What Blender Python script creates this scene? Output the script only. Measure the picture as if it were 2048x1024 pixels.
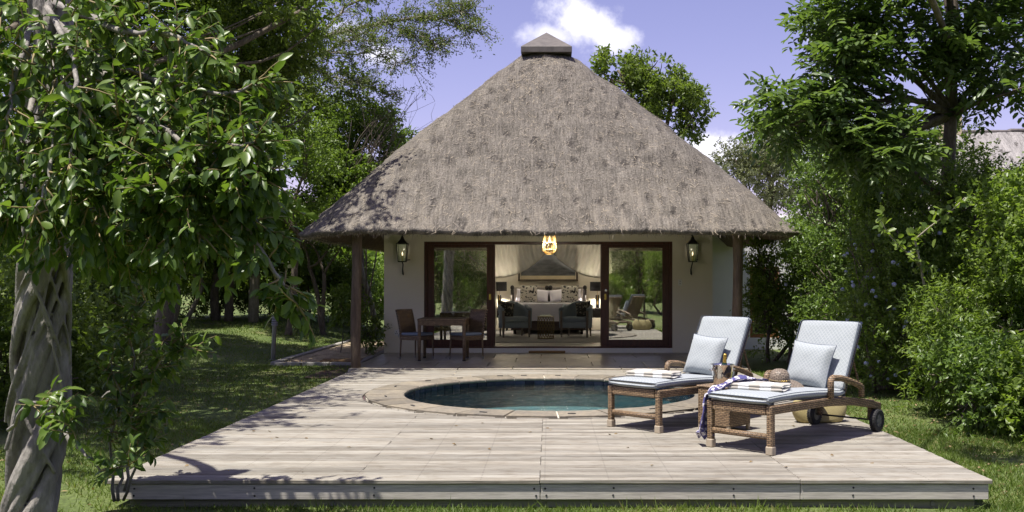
import bpy, math, random
import numpy as np
from mathutils import Vector, Matrix, noise as mnoise
R = math.radians
random.seed(7); rng = np.random.default_rng(7)
for o in list(bpy.data.objects): bpy.data.objects.remove(o)
SC = bpy.context.scene; COL = SC.collection
# ------------------------------------------------------------------ camera, sky, sun, exposure
FPX, VX, VY, EYE = 1950.0, 1099.0, 564.0, 1.45
cd = bpy.data.cameras.new('camera'); cam = bpy.data.objects.new('camera', cd); COL.objects.link(cam)
cam.location = (0, 0, EYE); cam.rotation_euler = (R(90), 0, 0)
cd.sensor_width = 36; cd.lens = 36 * FPX / 2048; cd.shift_x = -(VX - 1024) / 2048; cd.shift_y = (VY - 512) / 2048
cd.clip_start = .05; cd.clip_end = 3000; SC.camera = cam
SUN_EL, SUN_D = 71.5, Vector((.77, .64, 0)).normalized()      # direction the light travels over the ground
world = bpy.data.worlds.new('World'); SC.world = world; world.use_nodes = True
wn = world.node_tree; wn.nodes.clear()
def N(t, ty, **kw):
    n = t.nodes.new(ty)
    for k, v in kw.items():
        if k in n.inputs: n.inputs[k].default_value = v
        else: setattr(n, k, v)
    return n
wo = N(wn, 'ShaderNodeOutputWorld'); wb = N(wn, 'ShaderNodeBackground'); wb.inputs['Strength'].default_value = .135
sky = N(wn, 'ShaderNodeTexSky', sky_type='NISHITA', sun_disc=False, air_density=1.0, dust_density=.6, ozone_density=2.2)
sky.sun_elevation = R(SUN_EL); sky.sun_rotation = math.atan2(-SUN_D.x, -SUN_D.y)
tint = N(wn, 'ShaderNodeMix', data_type='RGBA', blend_type='MULTIPLY'); tint.inputs[0].default_value = 1
tint.inputs[7].default_value = (.80, .545, .655, 1)
wn.links.new(sky.outputs[0], tint.inputs[6])
geo = N(wn, 'ShaderNodeTexCoord')
def cmath(t, op, a, b=None, c=None):
    n = N(t, 'ShaderNodeMath', operation=op)
    for i, x in enumerate((a, b, c)):
        if x is None: continue
        if isinstance(x, (int, float)): n.inputs[i].default_value = x
        else: t.links.new(x, n.inputs[i])
    return n.outputs[0]
def maprange(t, x, a, b, c=0., d=1., smooth=True):
    n = N(t, 'ShaderNodeMapRange'); n.interpolation_type = 'SMOOTHSTEP' if smooth else 'LINEAR'
    t.links.new(x, n.inputs[0])
    for i, v in enumerate((a, b, c, d)): n.inputs[1 + i].default_value = v
    return n.outputs[0]
# clouds: soft heaps of fair-weather cumulus scattered over the whole sky
cn = N(wn, 'ShaderNodeTexNoise', Scale=13.0, Detail=9.0, Roughness=.6); wn.links.new(geo.outputs['Generated'], cn.inputs['Vector'])
def cloud(d, sx, sz, gain):
    d = Vector(d).normalized(); r = Vector((d.y, -d.x, 0)).normalized(); u = r.cross(d)
    def dot(v):
        n = N(wn, 'ShaderNodeVectorMath', operation='DOT_PRODUCT'); wn.links.new(geo.outputs['Generated'], n.inputs[0]); n.inputs[1].default_value = v; return n.outputs['Value']
    f = cmath(wn, 'GREATER_THAN', dot(d), 0)
    a = cmath(wn, 'POWER', cmath(wn, 'ABSOLUTE', cmath(wn, 'DIVIDE', dot(r), sx)), 2.0); b = cmath(wn, 'POWER', cmath(wn, 'ABSOLUTE', cmath(wn, 'DIVIDE', dot(u), sz)), 2.0)
    e = cmath(wn, 'SQRT', cmath(wn, 'ADD', a, b))
    h = cmath(wn, 'ADD', cmath(wn, 'SUBTRACT', 1.0, e), cmath(wn, 'MULTIPLY', cmath(wn, 'SUBTRACT', cn.outputs[0], .5), 3.2))
    return cmath(wn, 'MULTIPLY', cmath(wn, 'MULTIPLY', maprange(wn, h, .0, .8), f), gain)
def pdir(px, py): return ((px - VX) / FPX, 1, (VY - py) / FPX)
cl = None
for px, py, sx, sz, g in ((1175, 35, .050, .036, .97), (1100, 72, .040, .016, .75), (1235, 72, .028, .018, .8), (775, 108, .040, .018, .75), (700, 60, .03, .02, .5), (1405, 300, .035, .02, .9), (1650, 78, .02, .012, .4), (870, 90, .014, .01, .3), (520, 255, .03, .015, .4), (-600, -100, .12, .05, .8), (2900, -300, .12, .06, .8), (400, -500, .14, .05, .7), (1700, -700, .12, .06, .6)):
    c = cloud(pdir(px, py), sx, sz, g); cl = c if cl is None else cmath(wn, 'MAXIMUM', cl, c)
for d, g in (((-1, -.3, .4), .8), ((1, -.6, .5), .8), ((.2, -1, .35), .8), ((-.5, -1, .6), .7), ((.9, .3, .45), .8)):
    cl = cmath(wn, 'MAXIMUM', cl, cloud(d, .14, .07, g))
cm = N(wn, 'ShaderNodeMix', data_type='RGBA'); wn.links.new(cl, cm.inputs[0]); wn.links.new(tint.outputs[2], cm.inputs[6]); cm.inputs[7].default_value = (5.4, 5.3, 5.8, 1)
wn.links.new(cm.outputs[2], wb.inputs[0]); wn.links.new(wb.outputs[0], wo.inputs[0])
sl = bpy.data.lights.new('sun', 'SUN'); sl.energy = 4.4; sl.angle = R(.55); sl.color = (1, .955, .88)
so = bpy.data.objects.new('sun', sl); COL.objects.link(so); so.location = (-8, -6, 40)
so.rotation_euler = (SUN_D * math.cos(R(SUN_EL)) - Vector((0, 0, math.sin(R(SUN_EL))))).to_track_quat('-Z', 'Y').to_euler()
vs = SC.view_settings; vs.view_transform = 'Standard'; vs.look = 'None'; vs.exposure = 0.88; vs.gamma = 1
SC.render.engine = 'CYCLES'; SC.cycles.use_denoising = True; SC.cycles.max_bounces = 7; SC.cycles.diffuse_bounces = 4; SC.cycles.glossy_bounces = 3; SC.cycles.transparent_max_bounces = 16
SC.cycles.caustics_reflective = False; SC.cycles.caustics_refractive = False; SC.cycles.sample_clamp_indirect = 6
# ------------------------------------------------------------------ helpers
def P(px, py, Y): return Vector(((px - VX) * Y / FPX, Y, EYE + (VY - py) * Y / FPX))
def G(px, py, z=0.):
    Y = (EYE - z) * FPX / (py - VY); return Vector(((px - VX) * Y / FPX, Y, z))
def obj(name, me, mat=None, parent=None, loc=None, rz=0):
    o = bpy.data.objects.new(name, me); COL.objects.link(o)
    if mat is not None and me is not None and not me.materials: me.materials.append(mat)
    if parent is not None: o.parent = parent
    if loc is not None: o.location = loc
    if rz: o.rotation_euler = (0, 0, rz)
    return o
def tag(o, label=None, cat=None, group=None, kind=None):
    for k, v in (('label', label), ('category', cat), ('group', group), ('kind', kind)):
        if v: o[k] = v
    return o
def thing(name, label, cat, loc=(0, 0, 0), rz=0, group=None, kind=None):
    o = bpy.data.objects.new(name, None); COL.objects.link(o); o.location = loc; o.rotation_euler = (0, 0, rz); o.empty_display_size = .1
    return tag(o, label, cat, group, kind)
def copy_tree(o, parent=None):
    c = o.copy(); COL.objects.link(c); c.parent = parent
    for ch in list(o.children): copy_tree(ch, c)
    return c
class MB:
    def __init__(s): s.v = []; s.f = []
    def add(s, vs, fs, M=None):
        b = len(s.v)
        s.v += [tuple(M @ Vector(p)) if M is not None else tuple(p) for p in vs]
        s.f += [tuple(b + i for i in f) for f in fs]; return s
    def box(s, c, d, M=None, b=0):
        cx, cy, cz = c; hx, hy, hz = d[0] / 2, d[1] / 2, d[2] / 2
        if b <= 0:
            v = [(cx + x * hx, cy + y * hy, cz + z * hz) for x in (-1, 1) for y in (-1, 1) for z in (-1, 1)]
            f = [(0, 1, 3, 2), (4, 6, 7, 5), (0, 4, 5, 1), (2, 3, 7, 6), (0, 2, 6, 4), (1, 5, 7, 3)]
            return s.add(v, f, M)
        b = min(b, hx * .9, hy * .9, hz * .9); v = []; idx = {}
        for x in (-1, 1):
            for y in (-1, 1):
                for z in (-1, 1):
                    for a in range(3):
                        q = [cx + x * (hx - b), cy + y * (hy - b), cz + z * (hz - b)]
                        q[a] += (x, y, z)[a] * b; idx[x, y, z, a] = len(v); v.append(q)
        f = []
        for a in range(3):
            o1, o2 = [i for i in range(3) if i != a]
            for sg in (-1, 1):
                q = []
                for p, r in ((-1, -1), (1, -1), (1, 1), (-1, 1)):
                    k = [0, 0, 0]; k[a] = sg; k[o1] = p; k[o2] = r; q.append(idx[k[0], k[1], k[2], a])
                f.append(q if (sg > 0) == (a != 1) else q[::-1])
        for a in range(3):
            o1, o2 = [i for i in range(3) if i != a]
            for p in (-1, 1):
                for r in (-1, 1):
                    k0 = [0, 0, 0]; k0[o1] = p; k0[o2] = r; k1 = list(k0); k0[a] = -1; k1[a] = 1
                    q = [idx[(*k0, o1)], idx[(*k1, o1)], idx[(*k1, o2)], idx[(*k0, o2)]]
                    f.append(q if (p * r > 0) == (a != 1) else q[::-1])
        for x in (-1, 1):
            for y in (-1, 1):
                for z in (-1, 1):
                    q = [idx[x, y, z, 0], idx[x, y, z, 1], idx[x, y, z, 2]]
                    f.append(q if x * y * z > 0 else q[::-1])
        return s.add(v, f, M)
    def tube(s, pts, rad, n=8, M=None, cap=True, flat=1.):
        pts = [Vector(p) for p in pts]; m = len(pts)
        if isinstance(rad, (int, float)): rad = [rad] * m
        t0 = (pts[1] - pts[0]).normalized(); up = Vector((0, 0, 1)) if abs(t0.z) < .9 else Vector((1, 0, 0))
        a = t0.cross(up).normalized(); vs = []; fs = []
        for i, p in enumerate(pts):
            t = (pts[min(i + 1, m - 1)] - pts[max(i - 1, 0)]).normalized()
            a = (a - t * a.dot(t)).normalized(); b = t.cross(a)
            for k in range(n):
                w = 2 * math.pi * k / n; vs.append(p + (a * math.cos(w) + b * math.sin(w) * flat) * rad[i])
        for i in range(m - 1):
            for k in range(n):
                k2 = (k + 1) % n; fs.append((i * n + k, i * n + k2, (i + 1) * n + k2, (i + 1) * n + k))
        if cap: fs.append(tuple(range(n))[::-1]); fs.append(tuple((m - 1) * n + k for k in range(n)))
        return s.add(vs, fs, M)
    def lathe(s, prof, n=24, M=None, cap=True):
        vs = []; fs = []; m = len(prof)
        for r, z in prof:
            for k in range(n):
                w = 2 * math.pi * k / n; vs.append((r * math.cos(w), r * math.sin(w), z))
        for i in range(m - 1):
            for k in range(n):
                k2 = (k + 1) % n; fs.append((i * n + k, i * n + k2, (i + 1) * n + k2, (i + 1) * n + k))
        if cap: fs.append(tuple(range(n))[::-1]); fs.append(tuple((m - 1) * n + k for k in range(n)))
        return s.add(vs, fs, M)
    def grid(s, fn, nu, nv, M=None, flip=False):
        vs = [fn(i / nu, j / nv) for i in range(nu + 1) for j in range(nv + 1)]; fs = []
        for i in range(nu):
            for j in range(nv):
                a = i * (nv + 1) + j; q = (a, a + nv + 1, a + nv + 2, a + 1); fs.append(q[::-1] if flip else q)
        return s.add(vs, fs, M)
    def sweep(s, prof, v0, v1, th):
        """bar of rectangular section: prof = (u, ztop) in the u-z plane, from v0 to v1 across, th deep"""
        vs = []; fs = []; m = len(prof)
        for u, z in prof: vs += [(u, v0, z), (u, v1, z), (u, v1, z - th), (u, v0, z - th)]
        for i in range(m - 1):
            for k in range(4):
                k2 = (k + 1) % 4; fs.append((i * 4 + k, (i + 1) * 4 + k, (i + 1) * 4 + k2, i * 4 + k2))
        fs.append((0, 1, 2, 3)); fs.append(tuple((m - 1) * 4 + k for k in (3, 2, 1, 0)))
        return s.add(vs, fs)
    def mesh(s, name, smooth=False, uv=True, recalc=False):
        me = bpy.data.meshes.new(name); me.from_pydata(s.v, [], s.f)
        if recalc:
            import bmesh
            bm = bmesh.new(); bm.from_mesh(me); bmesh.ops.recalc_face_normals(bm, faces=bm.faces); bm.to_mesh(me); bm.free()
        if uv: boxuv(me)
        if smooth: me.polygons.foreach_set('use_smooth', [True] * len(me.polygons))
        return me
    def build(s, name, mat, parent=None, smooth=False, bevel=0, seg=2, loc=None, rz=0, sub=0, recalc=False):
        o = obj(name, s.mesh(name, smooth, recalc=recalc), mat, parent, loc, rz)
        if bevel:
            m = o.modifiers.new('bevel', 'BEVEL'); m.width = bevel; m.segments = seg; m.limit_method = 'ANGLE'; m.angle_limit = R(40)
        if sub:
            m = o.modifiers.new('sub', 'SUBSURF'); m.levels = m.render_levels = sub
        return o
def boxuv(me):
    uvl = me.uv_layers.new(name='UVMap'); V = np.empty(len(me.vertices) * 3); me.vertices.foreach_get('co', V); V = V.reshape(-1, 3)
    nl = len(me.loops); li = np.empty(nl, int); me.loops.foreach_get('vertex_index', li)
    np_ = len(me.polygons); nr = np.empty(np_ * 3); me.polygons.foreach_get('normal', nr); nr = np.abs(nr.reshape(-1, 3))
    ls = np.empty(np_, int); lt = np.empty(np_, int); me.polygons.foreach_get('loop_start', ls); me.polygons.foreach_get('loop_total', lt)
    ax = np.repeat(nr.argmax(1), lt); co = V[li]
    uv = np.where((ax == 0)[:, None], co[:, [1, 2]], np.where((ax == 1)[:, None], co[:, [0, 2]], co[:, [0, 1]]))
    uvl.data.foreach_set('uv', uv.ravel())
def one(name, mb_obj, label, cat, group=None): return tag(mb_obj, label, cat, group)
# ------------------------------------------------------------------ materials
def newmat(name):
    m = bpy.data.materials.new(name); m.use_nodes = True; t = m.node_tree; b = t.nodes['Principled BSDF']; return m, t, b
def c4(c): return (c[0], c[1], c[2], 1)
def ramp(t, fac, stops):
    n = N(t, 'ShaderNodeValToRGB'); t.links.new(fac, n.inputs[0]); e = n.color_ramp.elements
    while len(e) < len(stops): e.new(.5)
    for k, (p, c) in enumerate(stops): e[k].position = p; e[k].color = c4(c) if not isinstance(c, float) else (c, c, c, 1)
    return n.outputs[0]
def coords(t, kind='Object', scale=(1, 1, 1), jitter=False):
    tc = N(t, 'ShaderNodeTexCoord'); mp = N(t, 'ShaderNodeMapping'); mp.inputs['Scale'].default_value = scale
    t.links.new(tc.outputs[kind], mp.inputs[0])
    if jitter:
        oi = N(t, 'ShaderNodeObjectInfo'); v = N(t, 'ShaderNodeVectorMath', operation='SCALE'); v.inputs[0].default_value = (37, 53, 71); t.links.new(oi.outputs['Random'], v.inputs['Scale'])
        t.links.new(v.outputs[0], mp.inputs['Location'])
    return mp.outputs[0]
def mixc(t, fac, a, b, mode='MIX'):
    n = N(t, 'ShaderNodeMix', data_type='RGBA', blend_type=mode)
    for k, x in ((0, fac), (6, a), (7, b)):
        if isinstance(x, (int, float)): n.inputs[k].default_value = x
        elif isinstance(x, tuple): n.inputs[k].default_value = c4(x)
        else: t.links.new(x, n.inputs[k])
    return n.outputs[2]
def bumpn(t, b, h, strength=.3, dist=.01):
    n = N(t, 'ShaderNodeBump'); n.inputs['Strength'].default_value = strength; n.inputs['Distance'].default_value = dist
    t.links.new(h, n.inputs['Height']); t.links.new(n.outputs[0], b.inputs['Normal']); return n
def mat(name, c1, c2=None, scale=6., rough=.6, bump=0., bdist=.01, stretch=(1, 1, 1), kind='Object', metal=0., spec=.5, detail=5., objvar=0., fine=0.):
    m, t, b = newmat(name); b.inputs['Roughness'].default_value = rough; b.inputs['Metallic'].default_value = metal; b.inputs['Specular IOR Level'].default_value = spec
    if c2 is None: b.inputs['Base Color'].default_value = c4(c1); return m
    v = coords(t, kind, stretch, jitter=objvar > 0); n = N(t, 'ShaderNodeTexNoise', Scale=scale, Detail=detail, Roughness=.6); t.links.new(v, n.inputs['Vector'])
    c = ramp(t, n.outputs[0], ((.3, c1), (.7, c2)))
    h = n.outputs[0]
    if fine:
        n2 = N(t, 'ShaderNodeTexNoise', Scale=scale * fine, Detail=3., Roughness=.6); t.links.new(v, n2.inputs['Vector'])
        c = mixc(t, .55, c, ramp(t, n2.outputs[0], ((.3, .45), (.7, 1.25))), 'MULTIPLY'); h = n2.outputs[0]
    if objvar:
        oi = N(t, 'ShaderNodeObjectInfo'); c = mixc(t, 1., c, ramp(t, oi.outputs['Random'], ((0., 1 - objvar), (1., 1 + objvar * .6))), 'MULTIPLY')
    t.links.new(c, b.inputs['Base Color'])
    if bump: bumpn(t, b, h, bump, bdist)
    return m
def leafmat(name, dark, light, rough=.45, trans=.3, spec=.5, yellow=None):
    m, t, b = newmat(name); a = N(t, 'ShaderNodeAttribute', attribute_name='rnd'); oi = N(t, 'ShaderNodeObjectInfo')
    f = cmath(t, 'FRACT', cmath(t, 'ADD', a.outputs['Fac'], oi.outputs['Random']))
    st = [(0., dark), (.8, light)] + ([(.97, light), (1., yellow)] if yellow else [(1., light)])
    c = ramp(t, a.outputs['Fac'], st)
    t.links.new(c, b.inputs['Base Color']); b.inputs['Roughness'].default_value = rough; b.inputs['Specular IOR Level'].default_value = spec
    tr = N(t, 'ShaderNodeBsdfTranslucent'); t.links.new(mixc(t, 1., c, (1.25, 1.35, .55), 'MULTIPLY'), tr.inputs[0])
    mx = N(t, 'ShaderNodeMixShader'); mx.inputs[0].default_value = trans
    t.links.new(b.outputs[0], mx.inputs[1]); t.links.new(tr.outputs[0], mx.inputs[2]); t.links.new(mx.outputs[0], t.nodes['Material Output'].inputs[0]); return m
def wicker(name, c1, c2, sc=1.):
    m, t, b = newmat(name); v = coords(t, 'UV')
    br = N(t, 'ShaderNodeTexBrick', Scale=1.0); br.offset = .5
    br.inputs['Brick Width'].default_value = .046 * sc; br.inputs['Row Height'].default_value = .0165 * sc; br.inputs['Mortar Size'].default_value = .0034 * sc; br.inputs['Mortar Smooth'].default_value = .6
    br.inputs['Color1'].default_value = c4(c1); br.inputs['Color2'].default_value = c4(c2); br.inputs['Mortar'].default_value = (.02, .014, .009, 1)
    t.links.new(v, br.inputs['Vector'])
    n = N(t, 'ShaderNodeTexNoise', Scale=14., Detail=4.); t.links.new(v, n.inputs['Vector'])
    t.links.new(mixc(t, .6, br.outputs[0], ramp(t, n.outputs[0], ((.3, .55), (.7, 1.3))), 'MULTIPLY'), b.inputs['Base Color'])
    b.inputs['Roughness'].default_value = .5
    w = N(t, 'ShaderNodeTexWave', Scale=6.8 / sc, bands_direction='X'); w.inputs['Distortion'].default_value = 0; t.links.new(v, w.inputs['Vector'])
    h = cmath(t, 'ADD', cmath(t, 'MULTIPLY', br.outputs['Fac'], -1.), cmath(t, 'MULTIPLY', w.outputs[0], .4))
    bumpn(t, b, h, .7, .005); return m
M = {}
M['wicker'] = wicker('wicker', (.36, .245, .14), (.23, .15, .083)); M['dwicker'] = wicker('dark_wicker', (.38, .26, .155), (.26, .17, .1), 1.4)
M['footcap'] = mat('foot_cap', (.36, .30, .22), (.42, .36, .27), 30)
M['black'] = mat('black_iron', (.012, .012, .013), (.025, .023, .022), 20, .5); M['rubber'] = mat('rubber', (.018, .018, .02), (.035, .034, .034), 25, .75, .3)
M['grey_plastic'] = mat('grey_plastic', (.16, .155, .145), (.2, .19, .18), 12, .45)
M['steel'] = mat('steel', (.74, .72, .69), (.66, .64, .61), 6, .09, metal=1.); M['brass'] = mat('brass', (.75, .52, .16), (.62, .42, .12), 20, .25, metal=1.)
M['bsteel'] = mat('brushed_steel', (.34, .33, .33), (.25, .245, .24), 12, .38, metal=.9, stretch=(1, 1, .1)); M['gold'] = mat('gold_foil', (.62, .42, .10), (.5, .32, .07), 30, .32, .4, .003, metal=.85)
M['greenglass'] = mat('bottle_glass', (.01, .03, .012), None, rough=.05); M['navy'] = mat('navy_piping', (.05, .065, .10), (.07, .085, .12), 20, .8)
M['white'] = mat('white_plastic', (.78, .77, .73), None, rough=.4)
def fabric_lattice():
    m, t, b = newmat('lattice_fabric'); v = coords(t, 'UV')
    sep = N(t, 'ShaderNodeSeparateXYZ'); t.links.new(v, sep.inputs[0])
    def tri(x): return cmath(t, 'ABSOLUTE', cmath(t, 'SUBTRACT', cmath(t, 'FRACT', x), .5))
    s = 26.
    a = tri(cmath(t, 'MULTIPLY', cmath(t, 'ADD', sep.outputs[0], sep.outputs[1]), s)); c = tri(cmath(t, 'MULTIPLY', cmath(t, 'SUBTRACT', sep.outputs[0], sep.outputs[1]), s))
    ln = maprange(t, cmath(t, 'MAXIMUM', a, c), .34, .44)
    dots = maprange(t, cmath(t, 'MINIMUM', a, c), .04, .10, 1., 0.)
    n = N(t, 'ShaderNodeTexNoise', Scale=5., Detail=4.); t.links.new(v, n.inputs['Vector'])
    base = ramp(t, n.outputs[0], ((.3, (.255, .283, .295)), (.7, (.295, .323, .335))))
    col = mixc(t, cmath(t, 'MULTIPLY', ln, .55), base, (.43, .455, .465)); col = mixc(t, cmath(t, 'MULTIPLY', dots, .12), col, (.36, .41, .44))
    t.links.new(col, b.inputs['Base Color']); b.inputs['Roughness'].default_value = .85; b.inputs['Sheen Weight'].default_value = .2
    n3 = N(t, 'ShaderNodeTexNoise', Scale=9., Detail=3.); t.links.new(v, n3.inputs['Vector']); bumpn(t, b, n3.outputs[0], .25, .02); return m
M['fabric'] = fabric_lattice()
M['bluepad'] = mat('blue_seat_pad', (.20, .25, .33), (.27, .32, .4), 60, .9, .2, .003)
def stripes(name, c1, c2, w, axis=0):
    m, t, b = newmat(name); v = coords(t, 'Object'); sep = N(t, 'ShaderNodeSeparateXYZ'); t.links.new(v, sep.inputs[0])
    f = maprange(t, cmath(t, 'ABSOLUTE', cmath(t, 'SUBTRACT', cmath(t, 'FRACT', cmath(t, 'MULTIPLY', sep.outputs[axis], 1 / w)), .5)), .23, .27)
    t.links.new(mixc(t, f, c1, c2), b.inputs['Base Color']); b.inputs['Roughness'].default_value = .95; b.inputs['Sheen Weight'].default_value = .3
    n = N(t, 'ShaderNodeTexNoise', Scale=140., Detail=3.); t.links.new(v, n.inputs['Vector']); bumpn(t, b, n.outputs[0], .5, .006); return m
M['towel'] = stripes('striped_towel', (.74, .73, .70), (.42, .39, .34), .2, 1)
def blotch(name, base, spots, scale, lo, hi, kind='Object', third=None):
    m, t, b = newmat(name); v = coords(t, kind); n = N(t, 'ShaderNodeTexNoise', Scale=scale, Detail=2.5, Roughness=.55); t.links.new(v, n.inputs['Vector'])
    f = maprange(t, n.outputs[0], lo, hi); col = mixc(t, f, base, spots)
    if third:
        n2 = N(t, 'ShaderNodeTexVoronoi', Scale=scale * 1.5); t.links.new(v, n2.inputs['Vector']); col = mixc(t, maprange(t, n2.outputs[0], .18, .3, 1., 0.), col, third)
    t.links.new(col, b.inputs['Base Color']); b.inputs['Roughness'].default_value = .9; return m
M['floral'] = blotch('floral_cushion', (.55, .52, .46), (.02, .02, .022), 13., .53, .57); M['spotted'] = blotch('spotted_cushion', (.045, .045, .04), (.38, .36, .27), 14., .55, .6)
M['scarf'] = blotch('patterned_scarf', (.07, .065, .19), (.62, .60, .66), 20., .52, .56, third=(.13, .10, .10))
M['linen'] = mat('white_linen', (.74, .72, .80), (.8, .78, .85), 4, .9, .3, .03); M['greythrow'] = mat('grey_throw', (.16, .16, .165), (.2, .2, .2), 20, .95)
M['upholstery'] = mat('blue_upholstery', (.27, .33, .38), (.31, .37, .42), 90, .95, .2, .002); M['oak'] = mat('grey_oak', (.17, .14, .12), (.24, .2, .17), 6, .6, .2, stretch=(3, 3, .5))
M['charcoal'] = mat('charcoal_shade', (.02, .02, .022), (.03, .03, .03), 40, .9); M['darkwood'] = mat('ebony_wood', (.016, .013, .012), (.03, .025, .022), 9, .4)
M['carpet'] = mat('grey_carpet', (.30, .29, .28), (.38, .37, .36), 160, 1., .4, .004)
M['hardwood'] = mat('red_hardwood', (.052, .017, .012), (.105, .036, .024), 5, .35, .15, .002, stretch=(6, 6, .8), fine=5.)
M['plaster'] = mat('cream_plaster', (.75, .70, .575), (.80, .755, .635), 1.1, .9, .12, .004)
M['whiteplaster'] = mat('white_plaster', (.70, .69, .66), (.77, .76, .73), 1.6, .9, .12, .004)
M['darkfloor'] = mat('dark_floor', (.10, .085, .07), (.14, .12, .10), 3, .3)
M['straw'] = mat('straw_weave', (.34, .28, .12), (.44, .37, .18), 90, .8, .6, .004); M['hat'] = wicker('hat_straw', (.36, .29, .22), (.26, .2, .15), .8)
M['cane'] = mat('cane', (.66, .47, .17), (.74, .55, .23), 20, .5)
def planks():
    m, t, b = newmat('weathered_planks'); tc = N(t, 'ShaderNodeTexCoord'); oi = N(t, 'ShaderNodeObjectInfo'); geo = N(t, 'ShaderNodeNewGeometry')
    sh = N(t, 'ShaderNodeVectorMath', operation='SCALE'); sh.inputs[0].default_value = (31, 57, 13); t.links.new(oi.outputs['Random'], sh.inputs['Scale'])
    ad = N(t, 'ShaderNodeVectorMath', operation='ADD'); t.links.new(geo.outputs['Position'], ad.inputs[0]); t.links.new(sh.outputs[0], ad.inputs[1])
    def ns(sc, scale, det=5., ro=.6):
        mp = N(t, 'ShaderNodeMapping'); mp.inputs['Scale'].default_value = sc; t.links.new(ad.outputs[0], mp.inputs[0])
        n = N(t, 'ShaderNodeTexNoise', Scale=scale, Detail=det, Roughness=ro); t.links.new(mp.outputs[0], n.inputs['Vector']); return n.outputs[0]
    big = ns((.7, 2, 1), 1.3); grain = ns((1.2, 34, 34), 3.2); blot = ns((2.5, 5, 5), 2.4)
    c = ramp(t, big, ((.28, (.21, .188, .15)), (.5, (.275, .254, .212)), (.72, (.33, .312, .27))))
    c = mixc(t, .75, c, ramp(t, grain, ((.28, .38), (.46, .92), (.72, 1.3))), 'MULTIPLY')
    c = mixc(t, 1., c, ramp(t, blot, ((.3, (.78, .74, .70)), (.5, (1., 1., 1.)))), 'MULTIPLY')
    c = mixc(t, 1., c, ramp(t, oi.outputs['Random'], ((0., .72), (.5, 1.), (1., 1.16))), 'MULTIPLY')
    # nail heads over the joists
    sp = N(t, 'ShaderNodeSeparateXYZ'); t.links.new(geo.outputs['Position'], sp.inputs[0]); so_ = N(t, 'ShaderNodeSeparateXYZ'); t.links.new(tc.outputs['Object'], so_.inputs[0])
    dx = cmath(t, 'ABSOLUTE', cmath(t, 'MULTIPLY', cmath(t, 'SUBTRACT', cmath(t, 'FRACT', cmath(t, 'ADD', cmath(t, 'DIVIDE', sp.outputs[0], .47), .575)), .5), .47))
    dy = cmath(t, 'SUBTRACT', cmath(t, 'ABSOLUTE', so_.outputs[1]), .026)
    d = cmath(t, 'SQRT', cmath(t, 'ADD', cmath(t, 'POWER', dx, 2.), cmath(t, 'POWER', cmath(t, 'ABSOLUTE', dy), 2.)))
    c = mixc(t, maprange(t, d, .004, .008, .8, 0.), c, (.06, .05, .045))
    t.links.new(c, b.inputs['Base Color']); b.inputs['Roughness'].default_value = .82; b.inputs['Specular IOR Level'].default_value = .25
    bumpn(t, b, cmath(t, 'ADD', grain, cmath(t, 'MULTIPLY', big, .3)), .5, .006); return m
M['planks'] = planks()
M['fascia'] = mat('fascia_timber', (.50, .46, .39), (.60, .56, .49), 2.2, .8, .2, .004, stretch=(.6, 2, 12), fine=5., kind='Object')
def ringwood():
    m, t, b = newmat('treated_pine'); v = coords(t, 'Object', (.35, 1, 5)); n = N(t, 'ShaderNodeTexNoise', Scale=2., Detail=2.); t.links.new(v, n.inputs['Vector'])
    w = N(t, 'ShaderNodeTexWave', Scale=7., bands_direction='Z'); w.inputs['Distortion'].default_value = 9.; w.inputs['Detail'].default_value = 1.; w.inputs['Detail Scale'].default_value = .6; t.links.new(v, w.inputs['Vector'])
    t.links.new(ramp(t, w.outputs[0], ((.1, (.15, .145, .10)), (.8, (.28, .27, .19)))), b.inputs['Base Color']); b.inputs['Roughness'].default_value = .8; return m
M['pine'] = ringwood()
M['post'] = mat('gum_pole', (.085, .055, .032), (.17, .125, .08), 3.5, .75, .3, .008, stretch=(4, 4, .5), fine=4.)
M['sandstone'] = mat('coping_sandstone', (.27, .23, .165), (.185, .165, .132), 3.2, .7, .25, .006, objvar=.24, fine=6.)
M['grout'] = mat('grout', (.55, .50, .40), (.62, .57, .47), 8, .9); M['tile'] = mat('patio_tile', (.34, .30, .225), (.43, .385, .30), 2.0, .36, .12, .004, objvar=.12, fine=5.)
M['pooltile'] = mat('pool_tile', (.03, .04, .07), (.085, .09, .12), 4, .2, objvar=.6); M['basin'] = mat('pool_plaster', (.06, .105, .118), (.09, .145, .16), 2.0, .7, fine=4.)
M['bench'] = mat('pool_bench', (.11, .16, .17), (.19, .24, .245), 3., .7, fine=5.)
M['brick'] = mat('path_brick', (.46, .36, .23), (.55, .45, .3), 5, .85, .3, .006, objvar=.28, fine=4.); M['kerb'] = mat('kerb_stone', (.26, .25, .22), (.33, .31, .28), 6, .85, .3)
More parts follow.
